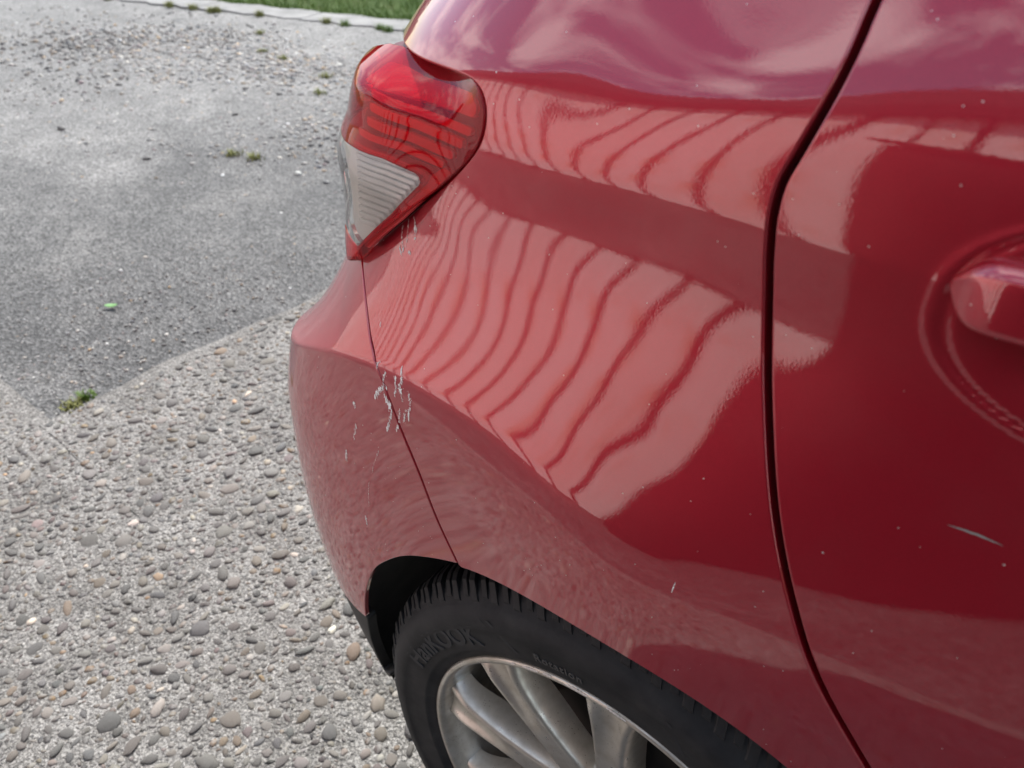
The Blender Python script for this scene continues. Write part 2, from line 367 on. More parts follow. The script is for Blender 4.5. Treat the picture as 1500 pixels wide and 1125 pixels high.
def panel(name, poly, mat, parent, step=.006, off=0.0, extra=None, rad_=.0016, depth=.012, lines=True, bstep=.004, flange=True, fine=None):
    """a sheet of the car's skin inside a polygon of (s, z), with a rolled edge"""
    poly = resample(poly, bstep, True)
    area = .5*np.sum(poly[:, 0]*np.roll(poly[:, 1], -1)-np.roll(poly[:, 0], -1)*poly[:, 1])
    if area < 0: poly = poly[::-1]
    lo, hi = poly.min(0), poly.max(0)
    gs, gz = np.meshgrid(np.arange(lo[0]+step*.37, hi[0], step), np.arange(lo[1]+step*.41, hi[1], step), indexing='ij')
    g = np.stack([gs.ravel(), gz.ravel()], -1)
    if lines:
        ls = np.arange(lo[0], hi[0], step*.75); ex = []
        g = g[(np.abs(g[:, 1]-np.interp(g[:, 0], SG, ZR)) > .0155) & (np.abs(g[:, 1]-np.interp(g[:, 0], SG, ZC)) > .0085)]
        zr = np.interp(ls, SG, ZR); zc = np.interp(ls, SG, ZC)
        for o_ in (-.013, -.010, -.008, -.0055, -.003, -.0012, .0012, .003, .0055, .008, .010, .013): ex.append(np.stack([ls, zr+o_], -1))
        for o_ in (-.0065, -.004, -.002, -.0007, .0007, .002, .004, .0065): ex.append(np.stack([ls, zc+o_], -1))
        g = np.vstack([g]+ex)
    if fine:
        a0, a1, b0, b1, st_ = fine; fs_, fz_ = np.meshgrid(np.arange(a0, a1, st_), np.arange(b0, b1, st_), indexing='ij')
        o_ = (g[:, 0] < a0-st_) | (g[:, 0] > a1) | (g[:, 1] < b0-st_) | (g[:, 1] > b1); g = np.vstack([g[o_], np.stack([fs_.ravel(), fz_.ravel()], -1)])
    g = g[inside(poly, g)]
    keep = np.ones(len(g), bool)
    for i in range(0, len(g), 4000):
        d = ((g[i:i+4000, None]-poly[None])**2).sum(-1).min(1); keep[i:i+4000] = d > (.45*min(step, bstep*1.6))**2
    g = g[keep]
    v2 = np.vstack([poly, g]); nb = len(poly)
    vv, fs = cdt(v2, nb, poly)
    P, N = skin(vv[:, 0], vv[:, 1], off, extra)
    # the skin's outward side: (s, z) counter-clockwise looks from outside as clockwise -> flip by test
    f0 = fs[len(fs)//2]; nn = np.cross(P[f0[1]]-P[f0[0]], P[f0[2]]-P[f0[0]])
    if nn@N[f0[0]] < 0: fs = [f[::-1] for f in fs]
    if flange:
        B, BN = skin(poly[:, 0], poly[:, 1], off, extra); l2 = pnormals(poly, True); e = 1e-4
        q = poly+l2*e; L = skin(q[:, 0], q[:, 1], off, extra)[0]-B; L /= np.linalg.norm(L, axis=1, keepdims=True)
        rings = [(B, BN), (B+L*rad_*.7-BN*rad_*.3, (BN+L)/1.414), (B+L*rad_-BN*rad_, L), (B+L*rad_-BN*depth, L)]
        base = len(P)
        P = np.vstack([P]+[a for a, _ in rings]); N = np.vstack([N]+[b for _, b in rings])
        for k in range(3):
            for i in range(nb):
                j = (i+1) % nb; a = base+k*nb
                fs.append((a+i, a+nb+i, a+nb+j, a+j))
    fa = np.array([f[:3] for f in fs]); gn = np.cross(P[fa[:, 1]]-P[fa[:, 0]], P[fa[:, 2]]-P[fa[:, 0]])
    fl = (gn*N[fa].mean(1)).sum(1) < 0
    fs = [f[::-1] if k else f for f, k in zip(fs, fl)]
    return mesh_obj(name, P, fs, mat, parent, N)

# ------------------------------------------------------------------ ground
def sheet(name, pts, z, mat, label=None, div=None):
    o = mesh_obj(name, [(x, y, z) for x, y in pts], [list(range(len(pts)))], mat, None, None, False)
    tag(o, label, None, None, 'structure'); return o
def mk_soil():
    m, t, b = nodes('rough_grass_ground')
    t.links.new(ramp(t, noise(t, 3, 8, 0.65), [(0.3, (0.045, 0.075, 0.018)), (0.55, (0.085, 0.125, 0.03)), (0.75, (0.14, 0.15, 0.06))]), b.inputs['Base Color'])
    b.inputs['Roughness'].default_value = 0.95; bump(t, noise(t, 40, 6, 0.7), 0.8, 0.03, b); return m
def mk_asphalt():
    m, t, b = nodes('worn_asphalt')
    big = noise(t, 0.55, 5, 0.6); mid = noise(t, 3.5, 6, 0.65); fine = noise(t, 160, 4, 0.7)
    c = ramp(t, mid, [(0.28, (0.075, 0.075, 0.074)), (0.5, (0.118, 0.117, 0.114)), (0.72, (0.18, 0.176, 0.168))])
    c = mix(t, ramp(t, noise(t, 1.1, 7, 0.7), [(.42, (0, 0, 0)), (.64, (.55, .55, .55))]), c, (.055, .055, .056))
    # pale dust trodden into the old surface, away from the newer patch beside the slab
    tcx = t.nodes.new('ShaderNodeTexCoord'); sp = t.nodes.new('ShaderNodeSeparateXYZ'); t.links.new(tcx.outputs['Object'], sp.inputs[0])
    far = math_(t, 'MULTIPLY', math_(t, 'ADD', sp.outputs['X'], 2.75), -1.4)
    far = math_(t, 'ADD', far, math_(t, 'MULTIPLY', math_(t, 'SUBTRACT', noise(t, 1.6, 5, 0.65), 0.5), 5.0))
    fm = ramp(t, far, [(0.0, (0, 0, 0)), (1.0, (1, 1, 1))])
    c = mix(t, math_(t, 'MULTIPLY', fm, 0.75), c, ramp(t, mid, [(0.3, (0.15, 0.148, 0.143)), (0.52, (0.225, 0.221, 0.213)), (0.75, (0.31, 0.302, 0.29))]))
    g = voro(t, 130, out='Color'); c = mix(t, 0.75, c, g, 'SOFT_LIGHT'); c = mix(t, 0.6, c, ramp(t, fine, [(.35, (.2,)*3), (.65, (.8,)*3)]), 'OVERLAY')
    chip = math_(t, 'MULTIPLY', math_(t, 'LESS_THAN', voro(t, 75), 0.20), math_(t, 'GREATER_THAN', noise(t, 30, 2), 0.52))
    c = mix(t, math_(t, 'MULTIPLY', chip, 0.55), c, (0.50, 0.49, 0.47))
    t.links.new(c, b.inputs['Base Color']); b.inputs['Roughness'].default_value = 0.72
    n1 = bump(t, voro(t, 130), 0.9, 0.008, None); n2 = bump(t, fine, 0.8, 0.006, None, n1); bump(t, mid, 0.5, 0.02, b, n2); return m
def mk_concrete():
    m, t, b = nodes('exposed_aggregate_mortar')
    mid = noise(t, 6, 6, 0.65); fine = noise(t, 240, 5, 0.75)
    c = ramp(t, mid, [(0.3, (0.165, 0.158, 0.145)), (0.5, (0.245, 0.236, 0.220)), (0.72, (0.335, 0.325, 0.306))])
    c = mix(t, 0.85, c, ramp(t, fine, [(0.36, (0.12, 0.12, 0.12)), (0.5, (0.48, 0.48, 0.48)), (0.63, (0.92, 0.92, 0.92))]), 'OVERLAY')
    g = voro(t, 190, out='Color'); c = mix(t, 0.45, c, g, 'SOFT_LIGHT')
    hole = math_(t, 'MULTIPLY', math_(t, 'LESS_THAN', voro(t, 95), 0.22), math_(t, 'GREATER_THAN', noise(t, 42, 2), 0.50))
    c = mix(t, math_(t, 'MULTIPLY', hole, 0.5), c, (0.16, 0.15, 0.14))
    t.links.new(c, b.inputs['Base Color']); b.inputs['Roughness'].default_value = 0.85
    n1 = bump(t, fine, 0.9, 0.005, None); n2 = bump(t, voro(t, 150), 0.8, 0.005, None, n1); bump(t, noise(t, 45, 4, 0.7), 0.8, 0.012, b, n2); return m
def mk_pebble(kind):
    m, t, b = nodes('pebble_'+kind)
    if kind == 'single':
        oi = t.nodes.new('ShaderNodeObjectInfo'); c = oi.outputs['Color']
    else:
        a = t.nodes.new('ShaderNodeVertexColor'); a.layer_name = 'tint'; c = a.outputs['Color']
    c = mix(t, 0.55, c, ramp(t, noise(t, 170, 5, 0.7), [(0.3, (0.3, 0.3, 0.3)), (0.7, (0.72, 0.72, 0.72))]), 'OVERLAY')
    c = mix(t, ramp(t, noise(t, 55, 5, 0.7), [(0.44, (0, 0, 0)), (0.62, (0.85, 0.85, 0.85))]), c, (0.225, 0.218, 0.205))
    t.links.new(c, b.inputs['Base Color']); b.inputs['Roughness'].default_value = 0.62; b.inputs['Specular IOR Level'].default_value = 0.4
    bump(t, noise(t, 330, 4, 0.7), 0.5, 0.0025, b); return m
M['soil'] = mk_soil(); M['asphalt'] = mk_asphalt(); M['concrete'] = mk_concrete(); M['pebble'] = mk_pebble('single'); M['pebbles'] = mk_pebble('massed')
sheet('ground', [(-60, -60), (60, -60), (60, 60), (-60, 60)], -0.030, M['soil'], 'rough grassy ground around the yard')
KA, KB = np.array([-6.67, 3.38]), np.array([-4.29, 3.93]); kd = (KB-KA)/np.linalg.norm(KB-KA); kn = np.array([-kd[1], kd[0]])
k0, k1 = KA-kd*6, KB+kd*8
def patch_grid(name, poly, z, mat, step, amp, label):
    """a ground sheet with gentle unevenness"""
    lo, hi = np.min(poly, 0), np.max(poly, 0)
    gx, gy = np.meshgrid(np.arange(lo[0]+step*.5, hi[0], step), np.arange(lo[1]+step*.5, hi[1], step), indexing='ij')
    g = np.stack([gx.ravel(), gy.ravel()], -1); pl = resample(poly, step, True); g = g[inside(pl, g)]
    d = np.array([((g[i]-pl)**2).sum(-1).min() for i in range(len(g))]); g = g[d > (step*.4)**2]
    v, fs = cdt(np.vstack([pl, g]), len(pl), pl)
    h = amp*(np.sin(v[:, 0]*1.7+v[:, 1]*.8)*.5+np.sin(v[:, 0]*3.9-v[:, 1]*2.7+1)*.3+np.sin(v[:, 1]*5.3+v[:, 0]*2.2)*.2)
    o = mesh_obj(name, np.c_[v, z+h], fs, mat); tag(o, label, None, None, 'structure'); return o
patch_grid('asphalt_yard', [(-14, -8), (9, -8), (9, 7.1), tuple(k1), tuple(k0), (-14, 1.6)], -0.008, M['asphalt'], .22, .006, 'worn grey asphalt yard strewn with fine gravel')
XE, YJ = -1.58, 0.06
def jg(x): return .0002+.004*min(1, max(0, (-.98-x)/.5))
def wob(x, k): return .010*math.sin(x*9+k)+.006*math.sin(x*23+2*k)
ea = [(XE+wob(y, 1), y) for y in np.arange(YJ+.002, 4.0, .05)]
slabA = ea + [(4.2, 4.0), (4.2, YJ+.002)] + [(x, YJ+jg(x)+.6*wob(x, 3)) for x in np.arange(4.1, XE+.05, -.06)]
slabB = [(x, YJ-jg(x)+.6*wob(x, 3)) for x in np.arange(-2.3, 4.2, .06)] + [(4.2, -.80), (-2.3, -.80)]
def slab(name, poly, label):
    n = len(poly); v = [(x, y, 0) for x, y in poly]+[(x, y, -.05) for x, y in poly]
    o = mesh_obj(name, v, [list(range(n))]+[(i, i+n, (i+1) % n+n, (i+1) % n) for i in range(n)], M['concrete'], None, None, False)
    tag(o, label, None, None, 'structure'); return o
apronA = slab('concrete_slab', slabA, 'weathered concrete slab with exposed pebbles under the car')
apronB = slab('concrete_slab', slabB, 'weathered concrete slab with exposed pebbles beside the car, across the joint')

v, f = box((1.0, YJ, -.012), (6.0, .06, .020)); fill = mesh_obj('joint_filler', v, f, M['concrete'], apronB, None, False)
# pebbles set in the concrete
PAL = [(.17, .165, .16), (.22, .21, .20), (.13, .13, .135), (.28, .265, .245), (.20, .185, .175), (.33, .30, .26), (.24, .20, .185), (.16, .165, .175), (.11, .105, .10),
       (.40, .375, .335), (.30, .245, .19), (.36, .26, .16), (.58, .55, .50), (.22, .175, .175), (.19, .20, .205), (.27, .255, .24)]
def pebble_mesh(seed, seg, rings):
    g = np.random.default_rng(seed); V = []; F = []
    rr = 1+g.uniform(-.36, .28, seg); rr = (rr*1.5+np.roll(rr, 1)*.5)/2; lean = g.uniform(-.25, .25, 2); p = g.uniform(2.0, 3.2)
    for k in range(rings):
        t = (k)/(rings); h = (1-t**p)**(1/p) if k else 1.0
        rk = 1-(1-math.cos(t*math.pi/2)) if False else h
        zz = t if k else -.35
        for i in range(seg):
            a = 2*math.pi*(i+.5*k)/seg; r_ = rr[i]*rk*(1+g.uniform(-.10, .10)); zz = (t+g.uniform(-.10, .06)*(k > 0)) if k else -.35
            V.append((r_*math.cos(a)+lean[0]*max(zz, 0), r_*math.sin(a)+lean[1]*max(zz, 0), zz))
    V.append((lean[0], lean[1], 1.0)); top = len(V)-1
    for k in range(rings-1):
        for i in range(seg):
            j = (i+1) % seg; F.append((k*seg+i, k*seg+j, (k+1)*seg+j, (k+1)*seg+i))
    F += [((rings-1)*seg+i, (rings-1)*seg+(i+1) % seg, top) for i in range(seg)]
    return np.array(V), F
PV = [pebble_mesh(100+i, 8 if i % 2 else 9, 3) for i in range(36)]; PM = [pebble_mesh(200+i, 7, 3) for i in range(30)]
PL = [pebble_mesh(300+i, 6, 2) for i in range(8)]
def scatter(n, x0, x1, y0, y1, g, dmin=.9):
    """pebbles that do not overlap: (x, y, a, b, c, rot, colour)"""
    cell = {}; res = []
    rad_a = np.clip(g.lognormal(math.log(.0058), .46, n), .0026, .0185); rad_a = np.sort(rad_a)[::-1]
    for a in rad_a:
        for _ in range(4):
            x, y = g.uniform(x0, x1), g.uniform(y0, y1); ci, cj = int(x/.05), int(y/.05); ok = True
            for di in (-1, 0, 1):
                for dj in (-1, 0, 1):
                    for (px_, py_, pr) in cell.get((ci+di, cj+dj), ()):
                        if (px_-x)**2+(py_-y)**2 < ((pr+a)*dmin)**2: ok = False; break
            if ok: break
        if not ok: continue
        cell.setdefault((ci, cj), []).append((x, y, a))
        b = a*g.uniform(.45, .92); c = a*g.uniform(.26, .62)
        k = np.array(PAL[g.integers(len(PAL))])*np.array([1+g.uniform(-.02, .16), 1.0, 1-g.uniform(.0, .16)])*g.uniform(.20, .56)*(2.4 if g.random() < .06 else 1.0)
        res.append((x, y, a, b, c, g.uniform(0, math.pi), k))
    return res
def on_slab(x, y):
    return (abs(y-YJ) > .004) and ((y > YJ and x > XE+.02) or (y < YJ and x > -2.28))
g_ = np.random.default_rng(11)
cand = [p for p in scatter(21000, -2.28, -.05, -.75, 1.3, g_, .86) if on_slab(p[0], p[1])]
def seen(p):
    d = np.array([p[0], p[1], .005])-CAM; w = d@cF
    if w <= 0: return 0
    u, v = W/2+FPX*(d@cR)/w, H/2-FPX*(d@cU)/w
    if not (0 <= u <= 640 and 0 <= v <= 1125): return 0
    edge = np.interp(v, [380, 515, 560, 680, 770, 860, 905, 990, 1062, 1125], [520, 440, 415, 430, 460, 500, 531, 568, 590, 615])
    return 0 if u > edge else FPX*p[2]*2/w
cand.sort(key=lambda p: -seen(p))
pm = []
for V_, F_ in PV:
    me = bpy.data.meshes.new('pebble'); me.from_pydata(V_.tolist(), [], F_); me.polygons.foreach_set('use_smooth', [True]*len(F_)); me.materials.append(M['pebble']); pm.append(me)
for i, p in enumerate(cand[:300]):
    o = bpy.data.objects.new('pebble', pm[i % len(pm)]); o.location = (p[0], p[1], -.25*p[4]); o.scale = (p[2], p[3], p[4]); o.rotation_euler = (random.uniform(-.16, .16), random.uniform(-.16, .16), p[5])
    o.color = (*[float(v) for v in p[6]], 1); link(o, apronA if p[1] > YJ else apronB)
def pebble_mass(name, lst, variants, parent, sink=.28, mat=None):
    V = []; F = []; C = []; n = 0
    for i, (x, y, a, b, c, r_, k) in enumerate(lst):
        v, f = variants[i % len(variants)]; v = v*np.array([a, b, c]); cs, sn = math.cos(r_), math.sin(r_)
        V.append(np.c_[v[:, 0]*cs-v[:, 1]*sn+x, v[:, 0]*sn+v[:, 1]*cs+y, v[:, 2]-sink*c]); F += [tuple(q+n for q in z) for z in f]; n += len(v)
        C.append(np.tile(np.r_[k, 1.0], (len(v), 1)))
    o = mesh_obj(name, np.concatenate(V), F, mat or M['pebbles'], parent)
    at = o.data.color_attributes.new('tint', 'FLOAT_COLOR', 'POINT'); at.data.foreach_set('color', np.concatenate(C).astype(np.float32).ravel())
    o['kind'] = 'stuff'; return o
rest = cand[300:]
pebble_mass('pebbles', [p for p in rest if p[1] > YJ], PM, apronA); pebble_mass('pebbles', [p for p in rest if p[1] < YJ], PM, apronB)
g2 = np.random.default_rng(12)
pebble_mass('pebbles', scatter(3300, -.05, 2.3, -.78, .03, g2), PL, apronB)

# ------------------------------------------------------------------ the car
car = empty('car', (1.25, CY, 0), 'red metallic hatchback parked on the pebbled concrete slab', 'car')
WZ, RA = 0.305, 0.347
def s_at_x(x, z):
    s = -x
    for _ in range(8):
        P, _n = skin(np.array([s]), np.array([z])); s = s+(P[0, 0]-x)/math.cos(float(np.interp(s, SG, BET)))
    return s
def arch(a0, a1, r=RA, n=60):
    o_ = []
    for a in np.linspace(rad(a0), rad(a1), n):
        x, z = r*math.cos(a), WZ+r*math.sin(a); o_.append((s_at_x(x, z), z))
    return np.array(o_)
# seams read off the photograph
gap_px = [(1283, 0), (1262, 50), (1240, 98), (1216, 144), (1190, 190), (1167, 230), (1148, 262), (1138, 290), (1131, 322), (1128, 358), (1126, 400), (1124, 500), (1125, 600), (1135, 750), (1160, 880), (1200, 1000), (1270, 1125)]
GAP = from_px(gap_px)
dtop = (GAP[0]-GAP[2]); dtop = dtop/abs(dtop[1])
GAP = np.vstack([GAP[0]+dtop*(1.15-GAP[0, 1]), GAP, [(-.235, .585), (-.287, .50), (-.318, .445)]])
GAP = spline(GAP)
SEAM = spline(from_px([(530, 379), (534, 430), (541, 490), (547, 520), (560, 560), (585, 625), (612, 690), (640, 762), (669, 824)]))
lamp_px = [(590, 66), (612, 86), (640, 98), (672, 110), (694, 122), (706, 142), (710, 172), (702, 208), (680, 240), (650, 270), (615, 300), (570, 338), (528, 375)]
LAMP = spline(from_px(lamp_px))
la, lb = LAMP[0], LAMP[-1]
#print('gap', GAP[0], GAP[-1], 'seam', SEAM[0], SEAM[-1], 'lamp', la, lb)
ARB = spline(from_px([(669, 824), (630, 816), (594, 813), (568, 819), (546, 833), (535, 860), (533, 885), (535, 907), (540, 936), (549, 960), (560, 982), (569, 990)]))
aseam = math.degrees(math.atan2(SEAM[-1, 1]-WZ, float(skin(SEAM[-1:, 0], SEAM[-1:, 1])[0][0, 0])))
agap = math.degrees(math.atan2(.445-WZ, .318))
ZT = 1.15
# quarter panel
qp = np.vstack([shift(GAP, -.0035), arch(agap+1, aseam-.25), shift(SEAM, .0026)[::-1], shift(LAMP, .0024)[::-1], [(la[0]+.03, la[1]+.003), (la[0]+.075, la[1]+.001), (la[0]+.075, ZT)]])
quarter = panel('quarter_panel', qp, M['paint'], car, .005)
# rear door
door = panel('rear_door', np.vstack([shift(GAP, .0035), [(-.36, .40), (-.42, .26), (-1.02, .24), (-1.05, .6), (-1.05, ZT)]]), M['paint'], car, .0062, fine=(-.365, -.085, .885, 1.025, .0019))
# bumper and its lower trim
zt0 = .400; KT = int(np.argmin(np.abs(ARB[:, 1]-zt0)+(ARB[:, 0] < .3)))
sr = [(.56, .825), (.66, .84), (1.2, .84), (1.3535, .84)]
SEND = float(np.interp(CY, by[i0:], SG[i0:])); sr[-1] = (SEND-.0005, .84)
bump_ = panel('rear_bumper', np.vstack([shift(SEAM, -.0016), ARB[:KT], [(.62, zt0-.03), (SEND-.0005, zt0-.03)], sr[::-1], [(lb[0]+.025, lb[1]-.004)]]), M['paint'], car, .006, depth=.005)
trim = panel('bumper_lower_trim', np.vstack([ARB[KT+1:], [(.325, .262), (.36, .24), (.62, .21), (SEND-.0005, .21), (SEND-.0005, zt0-.033), (.62, zt0-.033)]]), M['trim'], car, .012, -.002, lines=False)
# tailgate under the rear window
gate = panel('tailgate', np.array([(la[0]+.085, ZT), (la[0]+.085, la[1]), (.44, .982), (.52, .962), (.585, .947), (.573, .90), (.505, .865), (.365, .846), (.40, .839), (.56, .833), (.68, .848), (SEND-.0005, .848), (SEND-.0005, ZT)]), M['paint'], car, .012)
# dark inner skin behind the seams
inner = panel('inner_shell', np.vstack([[(-1.05, ZT), (-1.05, .3), (-.40, .3)], arch(15, 165, RA+.016), [(.42, .34), (.62, .36), (SEND-.0005, .36), (SEND-.0005, ZT)]]), M['void'], car, .02, -.014, lines=False, bstep=.015, flange=False)

# ---- tail lamp: a folded lens standing proud of the body
ZF = .925
def lamp_extra(s, z):
    b = np.interp(z, [.80, .84, .88, .915, .925, .935, .950, .970, 1.03], [.000, .0095, .021, .0325, .0342, .0325, .028, .0285, .036])
    q = z-np.interp(s, [.15, .22, .30, .40], [.962, .974, .983, .982])
    return .0012+b*smoothstep(.160, .29, s)-.85*(np.sqrt(q*q+.0025**2)+q)*smoothstep(.15, .25, s)
LP = np.vstack([shift(LAMP, -.0004), [(lb[0]+.012, lb[1]-.002), (lb[0]+.05, lb[1]+.012), (.50, .87), (.56, .90), (.57, .942), (.50, .958), (.42, .968), (la[0]+.07, la[1]-.013), (la[0]+.02, la[1]-.002)]])
lamp = empty('tail_lamp', (-.3-1.25, .06-CY, .9), None, None, None, car)
def mk_lens(name, col, rough=.02, body=None):
    m = bpy.data.materials.new(name); m.use_nodes = True; t = m.node_tree; t.nodes.clear()
    o_ = t.nodes.new('ShaderNodeOutputMaterial'); tr = t.nodes.new('ShaderNodeBsdfTransparent'); tr.inputs['Color'].default_value = (*col, 1)
    gl = t.nodes.new('ShaderNodeBsdfGlossy'); gl.inputs['Roughness'].default_value = rough
    fr = t.nodes.new('ShaderNodeFresnel'); fr.inputs['IOR'].default_value = 1.40; mx_ = t.nodes.new('ShaderNodeMixShader')
    base = tr.outputs[0]
    if body:
        df = t.nodes.new('ShaderNodeBsdfDiffuse'); df.inputs['Color'].default_value = (*body[0], 1); mb_ = t.nodes.new('ShaderNodeMixShader'); mb_.inputs[0].default_value = body[1]
        t.links.new(tr.outputs[0], mb_.inputs[1]); t.links.new(df.outputs[0], mb_.inputs[2]); base = mb_.outputs[0]
    t.links.new(fr.outputs[0], mx_.inputs[0]); t.links.new(base, mx_.inputs[1]); t.links.new(gl.outputs[0], mx_.inputs[2]); t.links.new(mx_.outputs[0], o_.inputs[0]); return m
M['lens_red'] = mk_lens('red_lens', (1.0, .06, .08), .02, ((.95, .015, .035), .27)); M['lens_clear'] = mk_lens('clear_lens', (.95, .95, .93), .02, ((.85, .85, .80), .20))
def mk_refl(name, col, rough=.35, metal=0.0):
    m, t, b = nodes(name); b.inputs['Base Color'].default_value = (*col, 1); b.inputs['Roughness'].default_value = rough; b.inputs['Metallic'].default_value = metal; return m
M['lamp_red'] = mk_refl('red_reflector', (.72, .03, .04), .3); M['lamp_dark'] = mk_refl('dark_red_housing', (.10, .008, .020), .5)
M['lamp_rib'] = mk_refl('pale_rib', (.92, .92, .90), .18, .2); M['lamp_grey'] = mk_refl('silver_reflector', (.76, .75, .71), .40, .05); M['lamp_bright'] = mk_refl('bright_red_bar', (1.0, .10, .09), .25)
# white triangle
tri_px = [(500, 208), (560, 233), (606, 254), (615, 262), (614, 270), (570, 315), (522, 362), (516, 366)]
fx = lambda p, off=0.0: from_px(p, lamp_extra, off)
T = fx(tri_px[:1]+tri_px[1:])
tz = [(.52, T[-1, 1]+.02), (.56, .91), (.565, ZF-.004)]
TRI = np.vstack([fx([(512, 213), (560, 233), (606, 254), (615, 262), (614, 270), (570, 315), (524, 360)]), [(T[-1, 0]+.05, T[-1, 1]+.01), (.52, .90), (.55, ZF-.004)]])
clear = panel('clear_lens', TRI, M['lens_clear'], lamp, .006, 0, lamp_extra, .0006, .004, False, .004)
k_ = 7 + 0
RED = np.vstack([shift(LAMP, -.0004), [(lb[0]+.010, lb[1]-.003), (T[-1, 0]+.045, T[-1, 1]+.002)], TRI[:7][::-1]+np.array([0, .0]), [(.55, ZF-.0035), (.57, .942), (.50, .958), (.42, .968), (la[0]+.07, la[1]-.013), (la[0]+.02, la[1]-.002)]])
RED[len(LAMP)+2:len(LAMP)+9] += np.array([(-.0004, -.0010), (-.0010, -.0008), (-.0012, -.0004), (-.0010, .0008), (-.0006, .0012), (0, .0012), (0, .0012)])
red = panel('red_lens', RED, M['lens_red'], lamp, .005, 0, lamp_extra, .0012, .012, False, .004)
house = panel('lamp_housing', RED, M['lamp_dark'], lamp, .006, -.020, lamp_extra, .001, .004, False, .004)
def rib_extra(s, z): return lamp_extra(s, z)+.0020*np.sin(z*2*math.pi/.0062+s*16)
panel('ribbed_reflector', TRI, M['lamp_grey'], lamp, .0020, -.0075, lamp_extra, .0005, .016, False, .003)
for k in range(14):                                   # moulded ribs of the reversing lamp
    yl = 219+k*9.6; xr = min(606-(k-1)*6.3, 606) if k > 0 else 585; xl = 513+k*.55
    p_ = [(xl, yl-1.7), ((xl+xr)/2, yl-1.7+(xr-xl)*.20), (xr, yl-1.7+(xr-xl)*.40), (xr, yl+1.7+(xr-xl)*.40), ((xl+xr)/2, yl+1.7+(xr-xl)*.20), (xl, yl+1.7)]
    if xr-xl > 22: panel('lens_rib', fx(p_), M['lamp_rib'], lamp, .004, -.0045, lamp_extra, .0009, .003, False, .003)
REF = fx([(524, 119), (575, 137), (640, 160), (682, 176), (686, 160), (678, 140), (650, 128), (612, 116), (586, 100), (560, 92)])
panel('upper_reflector', REF, M['lamp_bright'], lamp, .004, -.007, lamp_extra, .0005, .003, False, .004)
for (x0, y0), (x1, y1), h in [((530, 138), (676, 199), 5), ((528, 159), (664, 217), 5), ((524, 180), (650, 233), 5), ((512, 194), (636, 246), 4)]:
    panel('light_bar', fx([(x0, y0-h), ((x0+x1)/2, (y0+y1)/2-h-1), (x1, y1-h), (x1-2, y1+h), ((x0+x1)/2, (y0+y1)/2+h-1), (x0, y0+h)]), M['lamp_bright'], lamp, .003, -.008, lamp_extra, .0008, .004, False, .003)
panel('lower_bar', fx([(530, 366), (578, 326), (628, 280), (650, 256), (640, 250), (622, 262), (618, 272), (572, 318), (524, 362)]), M['lamp_red'], lamp, .003, -.006, lamp_extra, .0006, .004, False, .003)

# ---- door handle in its dished recess
hv = []; hn = 26
for i in range(hn):
    u = i/(hn-1); x = .118+.215*u
    e = min(1.0, (min(u, 1-u)/.10)); e = math.sqrt(max(0.0, 1-(1-e)**2)) if e < 1 else 1.0
    e = max(e, .02); zc_ = .9665+.004*min(u*4, 1); hh = .0155*(.35+.65*e); yc = -.004; t_ = .012*e
    for (py, pz) in [(-1, .52), (-.94, .70), (-.62, .93), (0, 1.0), (.6, .92), (1, .6), (1, -.6), (.6, -.92), (0, -1), (-.72, -.98), (-.97, -.90), (-1, -.70)]:
        hv.append((x, yc-.006*math.sin(math.pi*u)+py*t_, zc_+pz*hh*(e if i in (0, hn-1) else 1)))
hf = [(a, d, c, b) for a, b, c, d in [(i*12+j, i*12+(j+1) % 12, (i+1)*12+(j+1) % 12, (i+1)*12+j) for i in range(hn-1) for j in range(12)]]
hf += [tuple(range(12)), tuple(range((hn-1)*12, hn*12))[::-1]]
handle = mesh_obj('door_handle', hv, hf, M['paint'], door)
bm = bmesh.new(); bm.from_mesh(handle.data); bmesh.ops.recalc_face_normals(bm, faces=bm.faces); bm.to_mesh(handle.data); bm.free()
for p in handle.data.polygons: p.use_smooth = True
md = handle.modifiers.new('sub', 'SUBSURF'); md.levels = 2; md.render_levels = 2

# ---- wheel
def wheel_parts(cx, wheel, side=1):
    pass
wheel = empty('wheel', (-1.25, .0-CY, WZ), None, None, None, car)
tp = [(.216, .010), (.219, .002), (.226, -.003), (.232, -.0055), (.2335, -.0075), (.236, -.0078), (.250, -.0105), (.262, -.0115), (.2632, -.0125), (.277, -.0108), (.2782, -.0097), (.285, -.0060), (.2855, -.0048), (.2925, .001), (.2985, .011), (.300, .020), (.3005, .04), (.3005, .10), (.300, .16), (.30, .178), (.285, .19), (.25, .195), (.216, .185)]
V_, F_ = lathe(tp, 128); tyre = mesh_obj('tyre', V_, F_, M['rubber'], wheel)
def lug(a0, a1, y0, y1, r0, r1, skew):
    """one tread block, curved over the shoulder"""
    ys = np.linspace(y0, y1, 6); v = []; f = []
    for y in ys:
        k = np.clip((y-y0)/.018, 0, 1); rt = r0+(r1-r0)*math.sin(k*math.pi/2); sk = skew*(y-y0)
        for a, r_ in ((a0, .2965 if y > y0+.004 else r0-.004), (a0+.15*(a1-a0), rt), (a1-.15*(a1-a0), rt), (a1, .2965 if y > y0+.004 else r0-.004)):
            v.append((r_*math.cos(a+sk), y, r_*math.sin(a+sk)))
    for i in range(5):
        for j in range(3): f.append((i*4+j, i*4+j+1, i*4+j+5, i*4+j+4))
    f += [(0, 3, 2, 1), (20, 21, 22, 23)]
    return np.array(v), f
NL = 132; da = 2*math.pi/NL
v, f = lug(-.40*da, .40*da, -.003, .052, .2900, .3060, 2.2)
me_l = bpy.data.meshes.new('tread_block'); me_l.from_pydata(v.tolist(), [], f); me_l.materials.append(M['rubber'])
v, f = lug(-.30*da, .36*da, -.0005, .052, .2925, .3056, 2.2)
